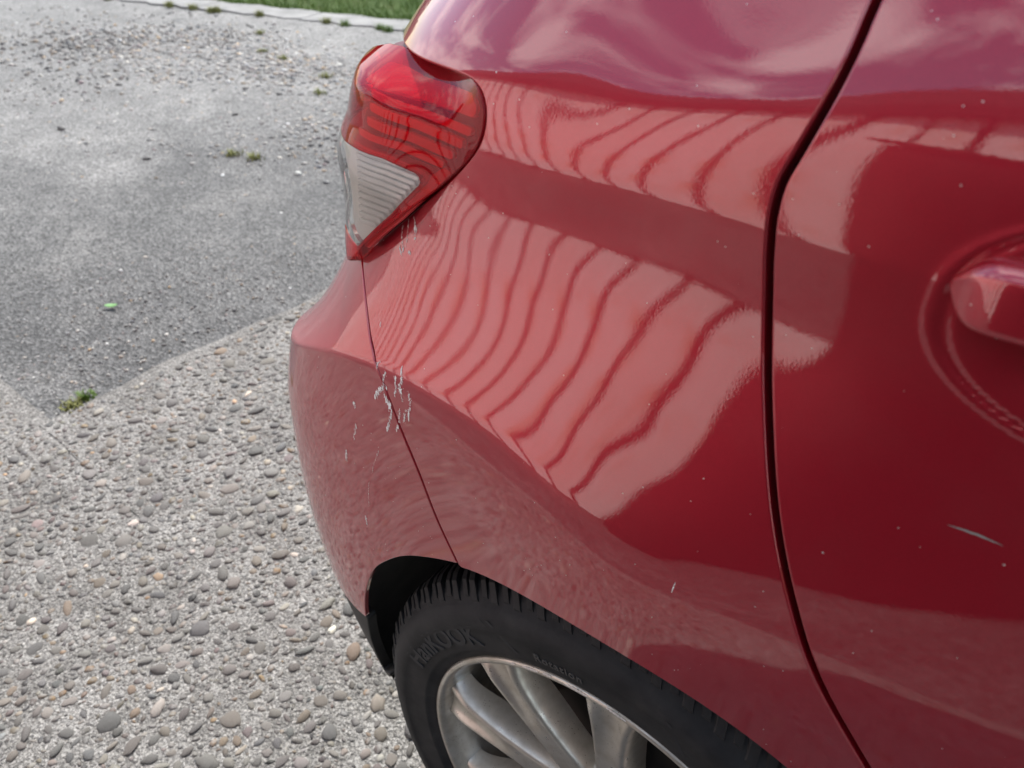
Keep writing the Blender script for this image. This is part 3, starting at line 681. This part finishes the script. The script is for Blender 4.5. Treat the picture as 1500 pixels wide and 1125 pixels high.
me_l2 = bpy.data.meshes.new('tread_block'); me_l2.from_pydata(v.tolist(), [], f); me_l2.materials.append(M['rubber'])
for i in range(NL):
    o = bpy.data.objects.new('tread_block', me_l if i % 2 else me_l2); o.rotation_euler = (0, -i*da-(.03*da if i % 2 else 0), 0); link(o, wheel)
mb = MB()
for y0, y1 in ((.058, .098), (.104, .148)):
    for i in range(66):
        v, f = lug(-.8*da, .8*da, y0, y1, .3045, .3062, 3.0); a = i*2*da; c, s_ = math.cos(a), math.sin(a)
        mb.add(np.c_[v[:, 0]*c-v[:, 2]*s_, v[:, 1], v[:, 0]*s_+v[:, 2]*c+WZ], f)
o = mb.build('tread', M['rubber'], wheel); o['kind'] = 'stuff'
rp = [(.2185, .010), (.2215, .004), (.2222, .000), (.2210, -.0030), (.2180, -.0036), (.2150, -.0020), (.2125, .003), (.2105, .010), (.2075, .020), (.2040, .034), (.201, .06), (.199, .12), (.2085, .17), (.216, .178)]
V_, F_ = lathe(rp, 128); rim = mesh_obj('rim', V_, [q[::-1] for q in F_], M['alloy'], wheel)
# spokes: a ridge either side of a scooped groove that runs out towards the hub
def spoke():
    R_ = [.2095, .205, .198, .188, .174, .156, .136, .115, .093, .07, .05]; v = []; f = []
    for i, r_ in enumerate(R_):
        t = (r_-.05)/(.2095-.05)
        w = np.interp(r_, [.05, .09, .14, .175, .195, .205, .2095], [.0200, .0172, .0180, .0212, .0252, .0288, .033])
        y = np.interp(r_, [.05, .10, .15, .19, .2095], [.0150, .0095, .0050, .0030, .0075])
        g = .0085*smoothstep(.105, .178, np.array(r_))*(1-.35*smoothstep(.195, .2095, np.array(r_))); dp = np.interp(r_, [.05, .15, .2095], [.03, .034, .024])
        for (a, b) in [(-1.22, dp), (-1.12, dp*.55), (-1.00, .0045), (-.80, .0005), (-.62, .0006), (-.40, g*.75), (0, g), (.40, g*.75), (.62, .0006), (.80, .0005), (1.00, .0045), (1.12, dp*.55), (1.22, dp)]:
            v.append((a*w, y+float(b), r_))
    n = 13
    for i in range(len(R_)-1):
        for j in range(n-1): f.append((i*n+j, i*n+j+1, (i+1)*n+j+1, (i+1)*n+j))
    return v, f
v, f = spoke(); me_s = bpy.data.meshes.new('spoke'); me_s.from_pydata(v, [], f); me_s.polygons.foreach_set('use_smooth', [True]*len(f)); me_s.materials.append(M['alloy'])
for i in range(9):
    o = bpy.data.objects.new('spoke', me_s); o.rotation_euler = (0, -rad(134+i*40-90), 0); link(o, wheel)
    sm = o.modifiers.new('sub', 'SUBSURF'); sm.levels = 1; sm.render_levels = 2
V_, F_ = lathe([(.0005, .006), (.028, .006), (.031, .008), (.033, .014), (.055, .015), (.066, .020), (.072, .032), (.072, .06)], 64); mesh_obj('hub', V_, [q[::-1] for q in F_], M['alloy'], wheel)
V_, F_ = lathe([(.04, .046), (.075, .048), (.078, .062), (.128, .062), (.129, .066), (.129, .082), (.06, .082)], 72); mesh_obj('brake_disc', V_, [q[::-1] for q in F_], M['brake'], wheel)
V_, F_ = lathe([(.0005, .10), (.19, .10), (.198, .11)], 48); mesh_obj('back_plate', V_, F_, M['void'], wheel)
# kerb scrapes on the rim's lip
for a0, a1, dr in ((98, 104, 0), (108, 110.5, .0006), (112, 117, 0), (88, 93, .0003), (119.5, 121, 0)):
    v = []; n = 14
    for k in range(n):
        a = rad(a0+(a1-a0)*k/(n-1)); wv = .0011*(1+.8*math.sin(k*2.7+a0))*math.sin(math.pi*(k+.3)/(n-.4))
        for r_, y in ((.2206+dr-wv, -.0040), (.2206+dr+wv, -.0033)): v.append((r_*math.cos(a), y-.0002, WZ+r_*math.sin(a)))
    mesh_obj('kerb_scrape', v, [(2*k, 2*k+1, 2*k+3, 2*k+2) for k in range(n-1)], M['bare_alloy'], wheel)
# raised lettering on the sidewall
def sidewall_text(txt, size, ang, r_, y, height, mat, bold, spread=1.0, dy_dr=0.0):
    cu = bpy.data.curves.new('lettering', 'FONT'); cu.body = txt; cu.size = size; cu.extrude = height; cu.align_x = 'CENTER'; cu.offset = bold; cu.space_character = spread; cu.resolution_u = 3
    o = bpy.data.objects.new('lettering', cu); COL.objects.link(o); dg = bpy.context.evaluated_depsgraph_get()
    me = bpy.data.meshes.new_from_object(o.evaluated_get(dg)); bpy.data.objects.remove(o)
    bm_ = bmesh.new(); bm_.from_mesh(me); bmesh.ops.subdivide_edges(bm_, edges=[e for e in bm_.edges if e.calc_length() > .004], cuts=2); bm_.to_mesh(me); bm_.free()
    v = np.array([p.co[:] for p in me.vertices]); a = rad(ang)-v[:, 0]/r_; rr = r_+v[:, 1]
    W_ = np.c_[rr*np.cos(a), y+dy_dr*v[:, 1]-v[:, 2], WZ+rr*np.sin(a)]
    ob = mesh_obj('lettering', W_, [tuple(p.vertices) for p in me.polygons], mat, wheel, None, False)
    bm_ = bmesh.new(); bm_.from_mesh(ob.data); bmesh.ops.recalc_face_normals(bm_, faces=bm_.faces); bm_.to_mesh(ob.data); bm_.free(); return ob
M['letter'] = simple('raised_rubber_lettering', (.028, .029, .032), .6, 0, .35)
M['letter2'] = simple('fine_rubber_lettering', (.075, .072, .068), .6, 0, .4)
sidewall_text('HanKOOK', .032, 143, .2440, -.0105, .0006, M['letter'], .0009, 1.02, -.05)
sidewall_text('Rotation', .0125, 103.5, .2440, -.0103, .0005, M['letter2'], .0002, 1.15, -.1)
for aa, r1, r2 in ((119, .243, .276), (121.5, .243, .276), (80, .246, .272)):
    a = rad(aa); b = rad(aa+(.9 if aa != 121.5 else .35)); q = rad(5)
    mesh_obj('sidewall_mark', [(r1*math.cos(a-q), -.0104, WZ+r1*math.sin(a-q)), (r1*math.cos(b-q), -.0104, WZ+r1*math.sin(b-q)), (r2*math.cos(b), -.0122, WZ+r2*math.sin(b)), (r2*math.cos(a), -.0122, WZ+r2*math.sin(a))], [(0, 1, 2, 3)], M['letter'], wheel, None, False)

# ---- wheel-arch liner and flange
v = []; na = 70
AR = [rad(a) for a in np.linspace(-8, 196, na)]
for a in AR:
    x = (RA+.010)*math.cos(a); z = WZ+(RA+.010)*math.sin(a); zz = min(max(z, .2), 1.1)
    y = float(skin(np.array([s_at_x(max(min(x, .36), -.36), zz)]), np.array([zz]))[0][0, 1])
    for k, yy in enumerate((y+.006, y+.03, y+.10, .34)): v.append((x+(.006 if k == 1 else 0)*math.cos(a), yy, z))
mesh_obj('arch_liner', v, [q[::-1] for q in grid_faces(na, 4)], M['trim'], car)
v, f = box((0, .34, .45), (.76, .02, .65)); mesh_obj('arch_liner_back', v, f, M['void'], car, None, False)
v, f = box((1.2, .86, .30), (3.0, 1.2, .14)); mesh_obj('underbody', v, f, M['void'], car, None, False)

# ---- the rest of the car: glasshouse, front, far side
SF = float(np.interp(-CY, -by[:i0], SG[:i0]))
def farside(o, name=None, par=None):
    """mirror image of a part about the car's centre line"""
    me = o.data; v = np.array([p.co[:] for p in me.vertices]); v[:, 1] = 2*CY-v[:, 1]
    return mesh_obj(name or o.name.split('.')[0], v, [tuple(p.vertices)[::-1] for p in me.polygons], me.materials[0], par or car)
sb = [SEND-.001, .75, .55, .42, .30, .12, -.10, -.50, -.95, -1.04, -1.45, -1.85]
gb = [tuple(skin(np.array([s_]), np.array([ZT-.002]))[0][0]) for s_ in sb]+[(2.0, .16, 1.11), (2.12, .45, 1.06), (2.18, CY, 1.045)]
gt = [(-.03, CY, 1.465), (-.03, .62, 1.46), (-.01, .47, 1.45), (.02, .40, 1.445), (.07, .35, 1.44), (.18, .33, 1.445), (.34, .322, 1.45), (.55, .315, 1.455), (.82, .315, 1.455), (.88, .315, 1.455), (1.10, .325, 1.45), (1.26, .36, 1.44), (1.32, .42, 1.44), (1.37, .60, 1.455), (1.39, CY, 1.46)]
def strip(name, i, j, h0, h1, mat, push=0.0):
    v = []; nh = 8; idx = []
    for k in np.linspace(i, j, (j-i)*4+1):
        a = int(min(math.floor(k), len(gb)-2)); t = k-a
        B = np.array(gb[a])*(1-t)+np.array(gb[a+1])*t; T_ = np.array(gt[a])*(1-t)+np.array(gt[a+1])*t
        for h in np.linspace(h0, h1, nh):
            p = B*(1-h)+T_*h; c = np.array([.7, CY, p[2]]); d = p-c; d[0] *= .35; d /= np.linalg.norm(d); v.append(p+d*(.035*math.sin(math.pi*h)+push))
    o = mesh_obj(name, v, grid_faces((j-i)*4+1, nh), mat, car)
    farside(o); return o
for nm, i, j, h0, h1, mt in [('tailgate_frame', 0, 3, 0, .12, 'paint'), ('rear_window', 0, 2, .12, .9, 'glass'), ('tailgate_frame', 2, 3, .12, .9, 'paint'), ('tailgate_frame', 0, 3, .9, 1, 'paint'), ('rear_pillar', 3, 6, 0, 1, 'paint'),
                             ('side_window', 6, 8, .03, .9, 'glass'), ('middle_pillar', 8, 9, 0, 1, 'black'), ('side_window', 9, 11, .03, .9, 'glass'), ('roof_rail', 6, 8, .9, 1, 'paint'), ('roof_rail', 9, 11, .9, 1, 'paint'),
                             ('window_seal', 6, 8, 0, .03, 'black'), ('window_seal', 9, 11, 0, .03, 'black'), ('front_pillar', 11, 12, 0, 1, 'paint'), ('windscreen', 12, 14, 0, .95, 'glass'), ('roof_rail', 12, 14, .95, 1, 'paint')]:
    strip(nm, i, j, h0, h1, M[mt])
v = []; nr = 9
for p in gt:
    for k in range(nr):
        t = k/(nr-1); y = p[1]+(2*CY-2*p[1])*t; v.append((p[0], y, p[2]+.035*math.sin(math.pi*t)*(1-abs((p[0]-.68)/.9)**3)))
mesh_obj('roof', v, grid_faces(len(gt), nr), M['paint'], car)
fdoor = panel('front_door', np.array([(-1.056, ZT), (-1.056, .6), (-1.03, .24), (-1.90, .24), (-2.02, .5), (-2.02, ZT)]), M['paint'], car, .03, lines=False, bstep=.015)
ac = [(-2.5+.36*math.cos(a), WZ+.36*math.sin(a)) for a in np.linspace(rad(-8), rad(188), 50)]
fend = panel('front_wing', np.vstack([[(-2.027, ZT-.02), (-2.027, .5), (-1.92, .24)], ac, [(-2.95, .26), (SF+.001, .24), (SF+.001, .72), (-3.2, .80), (-2.9, .93), (-2.5, 1.0)]]), M['paint'], car, .03, lines=False, bstep=.012)
be = [skin(np.array([s_]), np.array([z_]))[0][0] for s_, z_ in [(-2.03, 1.125), (-2.25, 1.06), (-2.5, .995), (-2.9, .925), (-3.1, .85), (-3.2, .797)]]; v = []
for p in be:
    for k in range(13):
        t = k/12; v.append((p[0]+(.28*math.sin(math.pi*t) if p is be[-1] else .18*math.sin(math.pi*t) if p is be[-2] else .06*math.sin(math.pi*t)), p[1]+(2*CY-2*p[1])*t, p[2]-.003+.05*math.sin(math.pi*t)))
mesh_obj('bonnet', v, grid_faces(len(be), 13), M['paint'], car)
lamp2 = empty('tail_lamp', (-.3-1.25, 2*CY-.06-CY, .9), None, None, None, car)
for ch in list(lamp.children): farside(ch, None, lamp2)
farside(fdoor); farside(fend); farside(quarter); farside(door); farside(bump_); farside(trim); farside(gate)
def copy_wheel(x, y, flip):
    w = bpy.data.objects.new('wheel', None); w.empty_display_size = .1; w.location = (x-1.25, y-CY, WZ); link(w, car)
    if flip: w.rotation_euler = (0, 0, math.pi)
    for ch in list(wheel.children):
        if ch.name.split('.')[0] in ('tyre', 'rim', 'spoke', 'hub', 'brake_disc', 'back_plate'):
            c = ch.copy(); link(c, w)
copy_wheel(2.5, .0, False); copy_wheel(2.5, 2*CY, True); copy_wheel(0, 2*CY, True)

# ------------------------------------------------------------------ beyond the photographer: board fence, hedge
FY = -1.80
def mk_board():
    m, t, b = nodes('weathered_fence_board')
    oi = t.nodes.new('ShaderNodeObjectInfo')
    n = noise(t, 5, 6, 0.65, 'Object', (9, 9, .7)); c = ramp(t, n, [(0.3, (.76, .56, .52)), (0.5, (.85, .71, .68)), (0.72, (.87, .78, .76))])
    st = ramp(t, noise(t, 1.6, 4, 0.6, 'Object', (2.5, 2.5, .8)), [(0.50, (0, 0, 0)), (0.62, (.75, .75, .75))]); c = mix(t, st, c, (.72, .28, .12))
    c = mix(t, math_(t, 'MULTIPLY', oi.outputs['Random'], .4), c, (.70, .44, .36))
    t.links.new(c, b.inputs['Base Color']); b.inputs['Roughness'].default_value = .85; bump(t, n, .4, .004, b); return m
M['board'] = mk_board(); M['post'] = simple('dark_fence_post', (.09, .065, .05), .85)
fence = empty('outbuilding', (-1.0, FY, 0), 'long low outbuilding clad in pale vertical boards under a dark felt roof', 'building')
BW, GP, FH = .163, .036, 1.85; GX0 = -.668
v, f = box((0, 0, FH/2+.02), (BW, .022, FH)); me_b = bpy.data.meshes.new('board'); me_b.from_pydata(v, [], f); me_b.materials.append(M['board'])
x = GX0+(BW+GP)/2-41*(BW+GP)
while x < 4.5:
    o = bpy.data.objects.new('board', me_b); o.location = (x+1.0, .011+random.uniform(-.002, .002), random.uniform(-.008, .008)); o.rotation_euler = (0, random.uniform(-.003, .003), 0); link(o, fence); x += BW+GP
M['felt'] = simple('dark_roof_felt', (.030, .020, .018), .95, 0, .1); M['wallback'] = simple('dark_wall_lining', (.020, .014, .012), .9, 0, .1)
v, f = box((-2.25, FY-.9, .96), (13.6, 1.76, 1.90)); mesh_obj('wall', v, f, M['wallback'], fence, None, False)
for y0, y1, z0, z1 in ((FY+.10, FY-.92, 1.90, 2.62), (FY-.92, FY-1.95, 2.62, 1.90)):
    v = [(x_, y_, z_+t_) for x_ in (-9.4, 4.9) for t_ in (0, .035) for y_, z_ in ((y0, z0), (y1, z1))]
    mesh_obj('roof_slope', v, [(0, 1, 5, 4), (2, 6, 7, 3), (0, 4, 6, 2), (1, 3, 7, 5), (0, 2, 3, 1), (4, 5, 7, 6)], M['felt'], fence, None, False)
v, f = box((-2.25, FY+.085, 1.885), (14.2, .02, .06)); mesh_obj('fascia', v, f, M['felt'], fence, None, False)
def mk_leaf(name, c0, c1):
    m, t, b = nodes(name); n = noise(t, 6, 4)
    t.links.new(ramp(t, n, [(.3, c0), (.7, c1)]), b.inputs['Base Color']); b.inputs['Roughness'].default_value = .55; return m
#M['shrub_leaf'] = mk_leaf('dark_shrub_leaf', (.006, .012, .005), (.014, .024, .009)); M['shrub_leaf'].node_tree.nodes['Principled BSDF'].inputs['Specular IOR Level'].default_value = .15
M['leaf'] = mk_leaf('hedge_leaf', (.018, .035, .012), (.05, .085, .025)); M['bark'] = simple('bark', (.08, .06, .045), .9)
def leaves(n, sampler, size, g):
    c = sampler(n); d = g.normal(size=(n, 3)); d /= np.linalg.norm(d, axis=1, keepdims=True); e = np.cross(d, g.normal(size=(n, 3))); e /= np.linalg.norm(e, axis=1, keepdims=True)
    sz = size*g.uniform(.6, 1.3, n)[:, None]; V = np.stack([c-d*sz, c+e*sz*.5, c+d*sz, c-e*sz*.5], 1).reshape(-1, 3)
    return V, [(4*i, 4*i+1, 4*i+2, 4*i+3) for i in range(n)]
def hedge_s(x0, x1, y0, y1, zt, g):
    def f(n):
        x = g.uniform(x0, x1, n); top = zt+.18*np.sin(x*1.9)+.12*np.sin(x*4.7+1)+.08*np.sin(x*11)
        face = g.random(n) < .7; y = np.where(face, y1-np.abs(g.normal(0, .12, n)), g.uniform(y0, y1, n)); z = np.where(face, g.uniform(.05, 1, n)*top, top-np.abs(g.normal(0, .12, n)))
        return np.c_[x, y, z]
    return f
# ------------------------------------------------------------------ yard edge: kerb strip, grass, gravel, weeds, litter
k0 = np.array([-9.4, 2.55]); k1 = np.array([-1.0, 4.85])
kdir = np.array([2.17, .53]); kdir /= np.linalg.norm(kdir); kN = np.array([-kdir[1], kdir[0]]); KP = np.array([-5.18, 3.57])
def mk_strip():
    m, t, b = nodes('worn_edging_concrete')
    t.links.new(ramp(t, noise(t, 4, 6, .65), [(.3, (.17, .17, .165)), (.55, (.25, .247, .24)), (.75, (.33, .325, .31))]), b.inputs['Base Color']); b.inputs['Roughness'].default_value = .9
    bump(t, noise(t, 50, 5, .7), .6, .01, b); return m
M['strip'] = mk_strip()
lens_ = [.95, 1.1, .9, 1.05, 1.0, 1.15, .95]; u = -3.9
for i, L_ in enumerate(lens_):
    a = KP+kdir*u+kN*.01; n = 9; v = []
    for k in range(n):
        for w_, zz in ((0+.03*math.sin(k*2.1+i), -.03), (.03*math.sin(k*2.1+i), .003), (.30+.03*math.sin(k*1.7+i), .006), (.30+.03*math.sin(k*1.7+i), -.03)):
            p = a+kdir*(L_-.015)*k/(n-1)+kN*w_; v.append((p[0], p[1], zz))
    o = mesh_obj('kerb_stone', v, grid_faces(n, 4)+[(0, 1, 2, 3), ((n-1)*4+3, (n-1)*4+2, (n-1)*4+1, (n-1)*4)], M['strip'], None, None, False)
    tag(o, 'flat grey concrete edging stone between gravelled asphalt and grass', 'kerb', 'edging stones along the grass'); u += L_
def mk_grass():
    m, t, b = nodes('grass_blade'); t.links.new(ramp(t, noise(t, 5, 4), [(.3, (.08, .15, .022)), (.55, (.13, .21, .035)), (.78, (.25, .27, .09))]), b.inputs['Base Color']); b.inputs['Roughness'].default_value = .6; return m
M['grass'] = mk_grass(); M['dry_grass'] = simple('yellowed_weed', (.22, .23, .07), .7)
def blades(pts, h, g, bend=.5):
    n = len(pts); a = g.uniform(0, 2*math.pi, n); hh = h*g.uniform(.5, 1.2, n); w = .0022*g.uniform(.7, 1.5, n)
    d = np.c_[np.cos(a), np.sin(a), 0*a]; sdv = np.c_[-np.sin(a), np.cos(a), 0*a]; b0 = np.asarray(pts); m = b0+d*(hh*.25*bend)[:, None]+np.c_[0*a, 0*a, hh*.6]; t_ = b0+d*(hh*.75*bend)[:, None]+np.c_[0*a, 0*a, hh]
    V = np.stack([b0-sdv*w[:, None], b0+sdv*w[:, None], m+sdv*w[:, None]*.8, m-sdv*w[:, None]*.8, t_], 1).reshape(-1, 3); F = []
    for i in range(n): F += [(5*i, 5*i+1, 5*i+2, 5*i+3), (5*i+3, 5*i+2, 5*i+4)]
    return V, F
gg = np.random.default_rng(21); n = 26000
uu = gg.uniform(-4.2, 4.2, n); ww = .31+np.abs(gg.normal(0, 1, n))*.9
P2 = KP+uu[:, None]*kdir+ww[:, None]*kN
V_, F_ = blades(np.c_[P2, np.full(n, -.028)], .085, gg, .9); o = mesh_obj('grass', V_, F_, M['grass'], None, None, False); tag(o, 'short green grass beyond the edging stones', 'grass', None, 'stuff')
def tuft(x, y, n, spread, h, label, mat='grass', z=-.006, sx=1.0):
    q = np.c_[x+gg.normal(0, spread*sx, n), y+gg.normal(0, spread, n), np.full(n, z)]; v, f = blades(q-np.array([x, y, 0]), h, gg, 1.0)
    o = mesh_obj('weed_tuft', v, f, M[mat], None, None, False); o.location = (x, y, 0); tag(o, label, 'weed', 'weeds in the asphalt'); return o
tuft(-1.592, .150, 90, .012, .016, 'mossy weed at the corner of the pebbled slab', 'dry_grass'); tuft(-1.60, .185, 60, .010, .018, 'green weed in the slab edge crack beside the moss')
for x, y in ((-4.405, 2.757), (-4.15, 2.72), (-3.6, 2.6), (-2.853, 1.469), (-2.75, 1.50), (-4.9, 3.1), (-3.35, 2.35)):
    tuft(x, y, 70, .015, .026, 'small yellowing weed tuft growing out of the gravelled asphalt', 'dry_grass', -.008, 1.2)
for k in range(16):
    p = KP+kdir*gg.uniform(-2.2, 2.4)-kN*gg.uniform(.0, .05); tuft(p[0], p[1], 90, .015, .045, 'low weed tuft along the front of the edging stones', 'dry_grass' if k % 3 else 'grass', -.008, 1.2)
# loose gravel swept over the old asphalt
def gravel(n, cx, cy, sx, sy, rot, r0, r1, g):
    a = g.normal(0, 1, n)*sx; b = g.normal(0, 1, n)*sy; c, s_ = math.cos(rot), math.sin(rot); res = []
    for i in range(n):
        r_ = math.exp(g.uniform(math.log(r0), math.log(r1))); col = np.array(PAL[g.integers(len(PAL))])*g.uniform(.35, 1.5); res.append((cx+a[i]*c-b[i]*s_, cy+a[i]*s_+b[i]*c, r_, r_*g.uniform(.6, .95), r_*g.uniform(.45, .8), g.uniform(0, 3.1), np.clip(col, 0, .7)))
    return res
gv = gravel(3200, -4.2, 2.6, .75, .32, .35, .005, .022, gg)+gravel(1800, -3.1, 1.85, .6, .3, .3, .004, .016, gg)+gravel(2600, -4.2, 1.6, 1.6, .9, .3, .003, .011, gg)+gravel(2600, -2.3, .9, .5, .6, .5, .0022, .006, gg)+gravel(1500, -5.2, 2.4, .9, .5, .3, .006, .02, gg)+gravel(160, -1.75, .25, .12, .12, 0, .003, .008, gg)
gv = [p for p in gv if not on_slab(p[0], p[1]) and p[0] < -1.6 and (np.array([p[0], p[1]])-KP)@kN < -.02]
o = pebble_mass('loose_gravel', gv, PL, None, -.15); o.location.z = -.010; tag(o, 'loose grey gravel strewn over the old asphalt', 'gravel', None, 'stuff')
M['stone'] = M['pebble']
def stone(x, y, r_, col, label, seed, z=-.009):
    v, f = pebble_mesh(seed, 10, 4); me = bpy.data.meshes.new('stone'); me.from_pydata(v.tolist(), [], f); me.polygons.foreach_set('use_smooth', [True]*len(f)); me.materials.append(M['pebble'])
    o = bpy.data.objects.new('stone', me); o.location = (x, y, z+.2*r_); o.scale = (r_, r_*.72, r_*.6); o.rotation_euler = (0, 0, seed); o.color = (*col, 1); link(o); tag(o, label, 'stone', None); return o
stone(-2.451, 1.501, .019, (.55, .56, .52), 'pale rounded pebble lying alone on the dark asphalt', 901)
for i, (x, y, r_) in enumerate(((-3.351, 1.824, .022), (-3.769, 1.162, .026), (-3.089, 1.201, .017), (-3.06, 1.62, .012), (-2.7, .9, .009), (-3.5, 2.2, .018))):
    tag(stone(x, y, r_, (.055, .052, .05), 'small black stone lying on the worn asphalt', 910+i), None, None, 'black stones on the asphalt')
lf = [(-.022, 0, .002), (-.012, .007, .004), (0, .010, .003), (.012, .008, .006), (.024, 0, .009), (.012, -.007, .004), (0, -.009, .002), (-.012, -.007, .004)]
o = mesh_obj('fallen_leaf', lf+[(p[0], p[1], p[2]-.0006) for p in lf], [tuple(range(8)), tuple(range(15, 7, -1))]+[(i, i+8, (i+1) % 8+8, (i+1) % 8) for i in range(8)], simple('green_leaf', (.16, .33, .11), .5), None, None, False)
o.location = (-1.987, .455, -.004); o.rotation_euler = (0, 0, .5); tag(o, 'small green leaf lying on the dark asphalt', 'leaf')

# ------------------------------------------------------------------ marks on the paint
def mk_chalk():
    m, t, b = nodes('dried_white_splash'); b.inputs['Base Color'].default_value = (.95, .91, .88, 1); b.inputs['Roughness'].default_value = .8; return m
M['splash'] = mk_chalk(); M['scratch'] = simple('grey_scratch', (.30, .29, .27), .6)
def ribbon(name, px, w, mat, parent, off=.0005, rag=.5, seed=0):
    """a ragged dried streak lying on the skin"""
    q = spline(from_px(px), .0012) if len(px) > 1 else None; g = np.random.default_rng(seed); nn = pnormals(q); n = len(q)
    env = np.sin(np.linspace(.12, math.pi-.12, n)); w = w*.75; wl = w*env*(1+rag*g.normal(size=n)).clip(.15, 2); wr = w*env*(1+rag*g.normal(size=n)).clip(.15, 2)
    L, R_ = q+nn*wl[:, None], q-nn*wr[:, None]; V = []; N = []
    for k in range(n):
        for c in (L[k], R_[k]):
            P, Nn = skin(c[:1], c[1:], off); V.append(P[0]); N.append(Nn[0])
    F = [(2*k, 2*k+1, 2*k+3, 2*k+2) for k in range(n-1)]; gn = np.cross(V[1]-V[0], V[2]-V[0])
    if gn@N[0] < 0: F = [f[::-1] for f in F]
    return mesh_obj(name, V, F, mat, parent, N)
SP = [([(555, 530), (552, 538)], .0010, 0), ([(565, 545), (561, 558), (566, 568)], .0011, 1), ([(588, 543), (589, 556), (584, 570)], .0013, 1), ([(579, 553), (580, 566), (578, 578)], .0010, 1), ([(562, 566), (556, 572), (551, 580)], .0019, 0),
      ([(563, 577), (567, 588)], .0013, 0), ([(569, 590), (572, 600)], .0022, 0), ([(599, 575), (601, 592), (598, 612)], .0012, 1), ([(587, 575), (590, 588)], .0008, 1), ([(586, 600), (585, 618)], .0009, 1), ([(595, 600), (592, 618)], .0010, 1),
      ([(574, 608), (570, 620), (567, 630)], .0013, 0), ([(583, 622), (581, 630)], .0010, 1), ([(519, 588), (520, 597)], .0012, 0), ([(522, 622), (520, 636), (519, 645)], .0009, 0), ([(507, 660), (508, 674)], .0014, 0), ([(555, 660), (548, 680), (545, 694)], .0004, 0), ([(541, 705), (540, 722), (541, 742)], .0004, 0), ([(536, 756), (538, 770)], .0010, 0),
      ([(607, 320), (609, 335), (608, 352)], .0011, 1), ([(591, 330), (589, 345), (591, 368)], .0010, 1), ([(599, 322), (597, 345), (594, 362)], .0007, 1), ([(586, 364), (588, 372)], .0011, 1), ([(599, 368), (602, 371)], .0011, 1), ([(557, 470), (558, 479)], .0008, 1)]
def speckle(name, strokes, parent, seed):
    """dried droplets and runs: many small ragged flecks too small to pick apart"""
    g = np.random.default_rng(seed); V = []; F = []; N = []; n = 0
    for p, w in strokes:
        q = spline(from_px(p), .0006); w = w*.8; m = int(len(q)*3.0)+5
        for _ in range(m):
            c = q[g.integers(len(q))]+g.normal(0, w*.75, 2); r_ = w*math.exp(g.normal(-1.35, .6)); el = g.uniform(1.4, 3.4); k = g.integers(5, 9); th = np.sort(g.uniform(0, 2*math.pi, k)); rr_ = r_*g.uniform(.5, 1.3, k)
            pts_ = c+np.c_[rr_*np.cos(th)*.8, rr_*np.sin(th)*el]; P, Nn = skin(pts_[:, 0], pts_[:, 1], .0003); gn = np.cross(P-P.mean(0), np.roll(P, -1, 0)-P.mean(0)).sum(0); f = list(range(n, n+k))
            V.append(P); N.append(Nn); F.append(f if gn@Nn[0] > 0 else f[::-1]); n += k
    o = mesh_obj(name, np.vstack(V), F, M['splash'], parent, np.vstack(N)); o['kind'] = 'stuff'; return o
speckle('dried_splash', [(p, w) for p, w, q_ in SP if q_], quarter, 3); speckle('dried_splash', [(p, w) for p, w, q_ in SP if not q_], bump_, 4)
ribbon('scratch', [(1388, 768), (1430, 782), (1470, 799)], .0008, M['scratch'], door, .0004, .15, 77)
ribbon('scratch', [(990, 852), (984, 868)], .0004, M['splash'], quarter, .0004, .4, 78)

# unseen dark store box, added to give the paint the photographer's dark reflection
standin = empty('reflection_standin', (1.7, FY+.22, 0), 'added low dark store cupboard standing against the pale boards', 'standin')
M['standin_dark'] = simple('standin_black_brown', (.012, .009, .008), .8, 0, .15); SX0 = -.40
me_p = None
for k in range(28):
    v, f = box((0, 0, .70), (.134, .02, 1.36))
    if me_p is None: me_p = bpy.data.meshes.new('standin_plank'); me_p.from_pydata(v, [], f); me_p.materials.append(M['standin_dark'])
    o = bpy.data.objects.new('standin_plank', me_p); o.location = (SX0+.068+k*.137-1.7, .19, 0); link(o, standin)
v, f = box((SX0+1.918, FY+.21, .70), (3.80, .34, 1.34)); mesh_obj('standin_core', v, f, M['standin_dark'], standin, None, False)
v = [(x_, y_, z_+t_) for x_ in (SX0-.03, SX0+3.87) for t_ in (0, .025) for y_, z_ in ((FY+.46, 1.395), (FY+.03, 1.47))]
mesh_obj('standin_lid', v, [(0, 1, 5, 4), (2, 6, 7, 3), (0, 4, 6, 2), (1, 3, 7, 5), (0, 2, 3, 1), (4, 5, 7, 6)], M['standin_dark'], standin, None, False)

# hedge at the far side of the grass
gl_ = np.random.default_rng(5)
hedge = empty('hedge', (-4, 15, 0), 'tall green field hedge at the far side of the grass', 'hedge')
def far_hedge(n):
    x = gl_.uniform(-32, 24, n); top = 2.6+.5*np.sin(x*.7)+.35*np.sin(x*1.9+1)+.2*np.sin(x*5.1); f_ = gl_.random(n) < .75
    return np.c_[x, np.where(f_, 15+np.abs(gl_.normal(0, .25, n)), gl_.uniform(15, 16.5, n)), np.where(f_, gl_.uniform(0, 1, n)*top, top-np.abs(gl_.normal(0, .25, n)))]
V_, F_ = leaves(16000, far_hedge, .16, gl_); mesh_obj('crown', V_, F_, M['leaf'], hedge, None, False)
v, f = box((-4, 16, 1.0), (56, 1.2, 2.1)); mesh_obj('inner_twigs', v, f, M['void'], hedge, None, False)
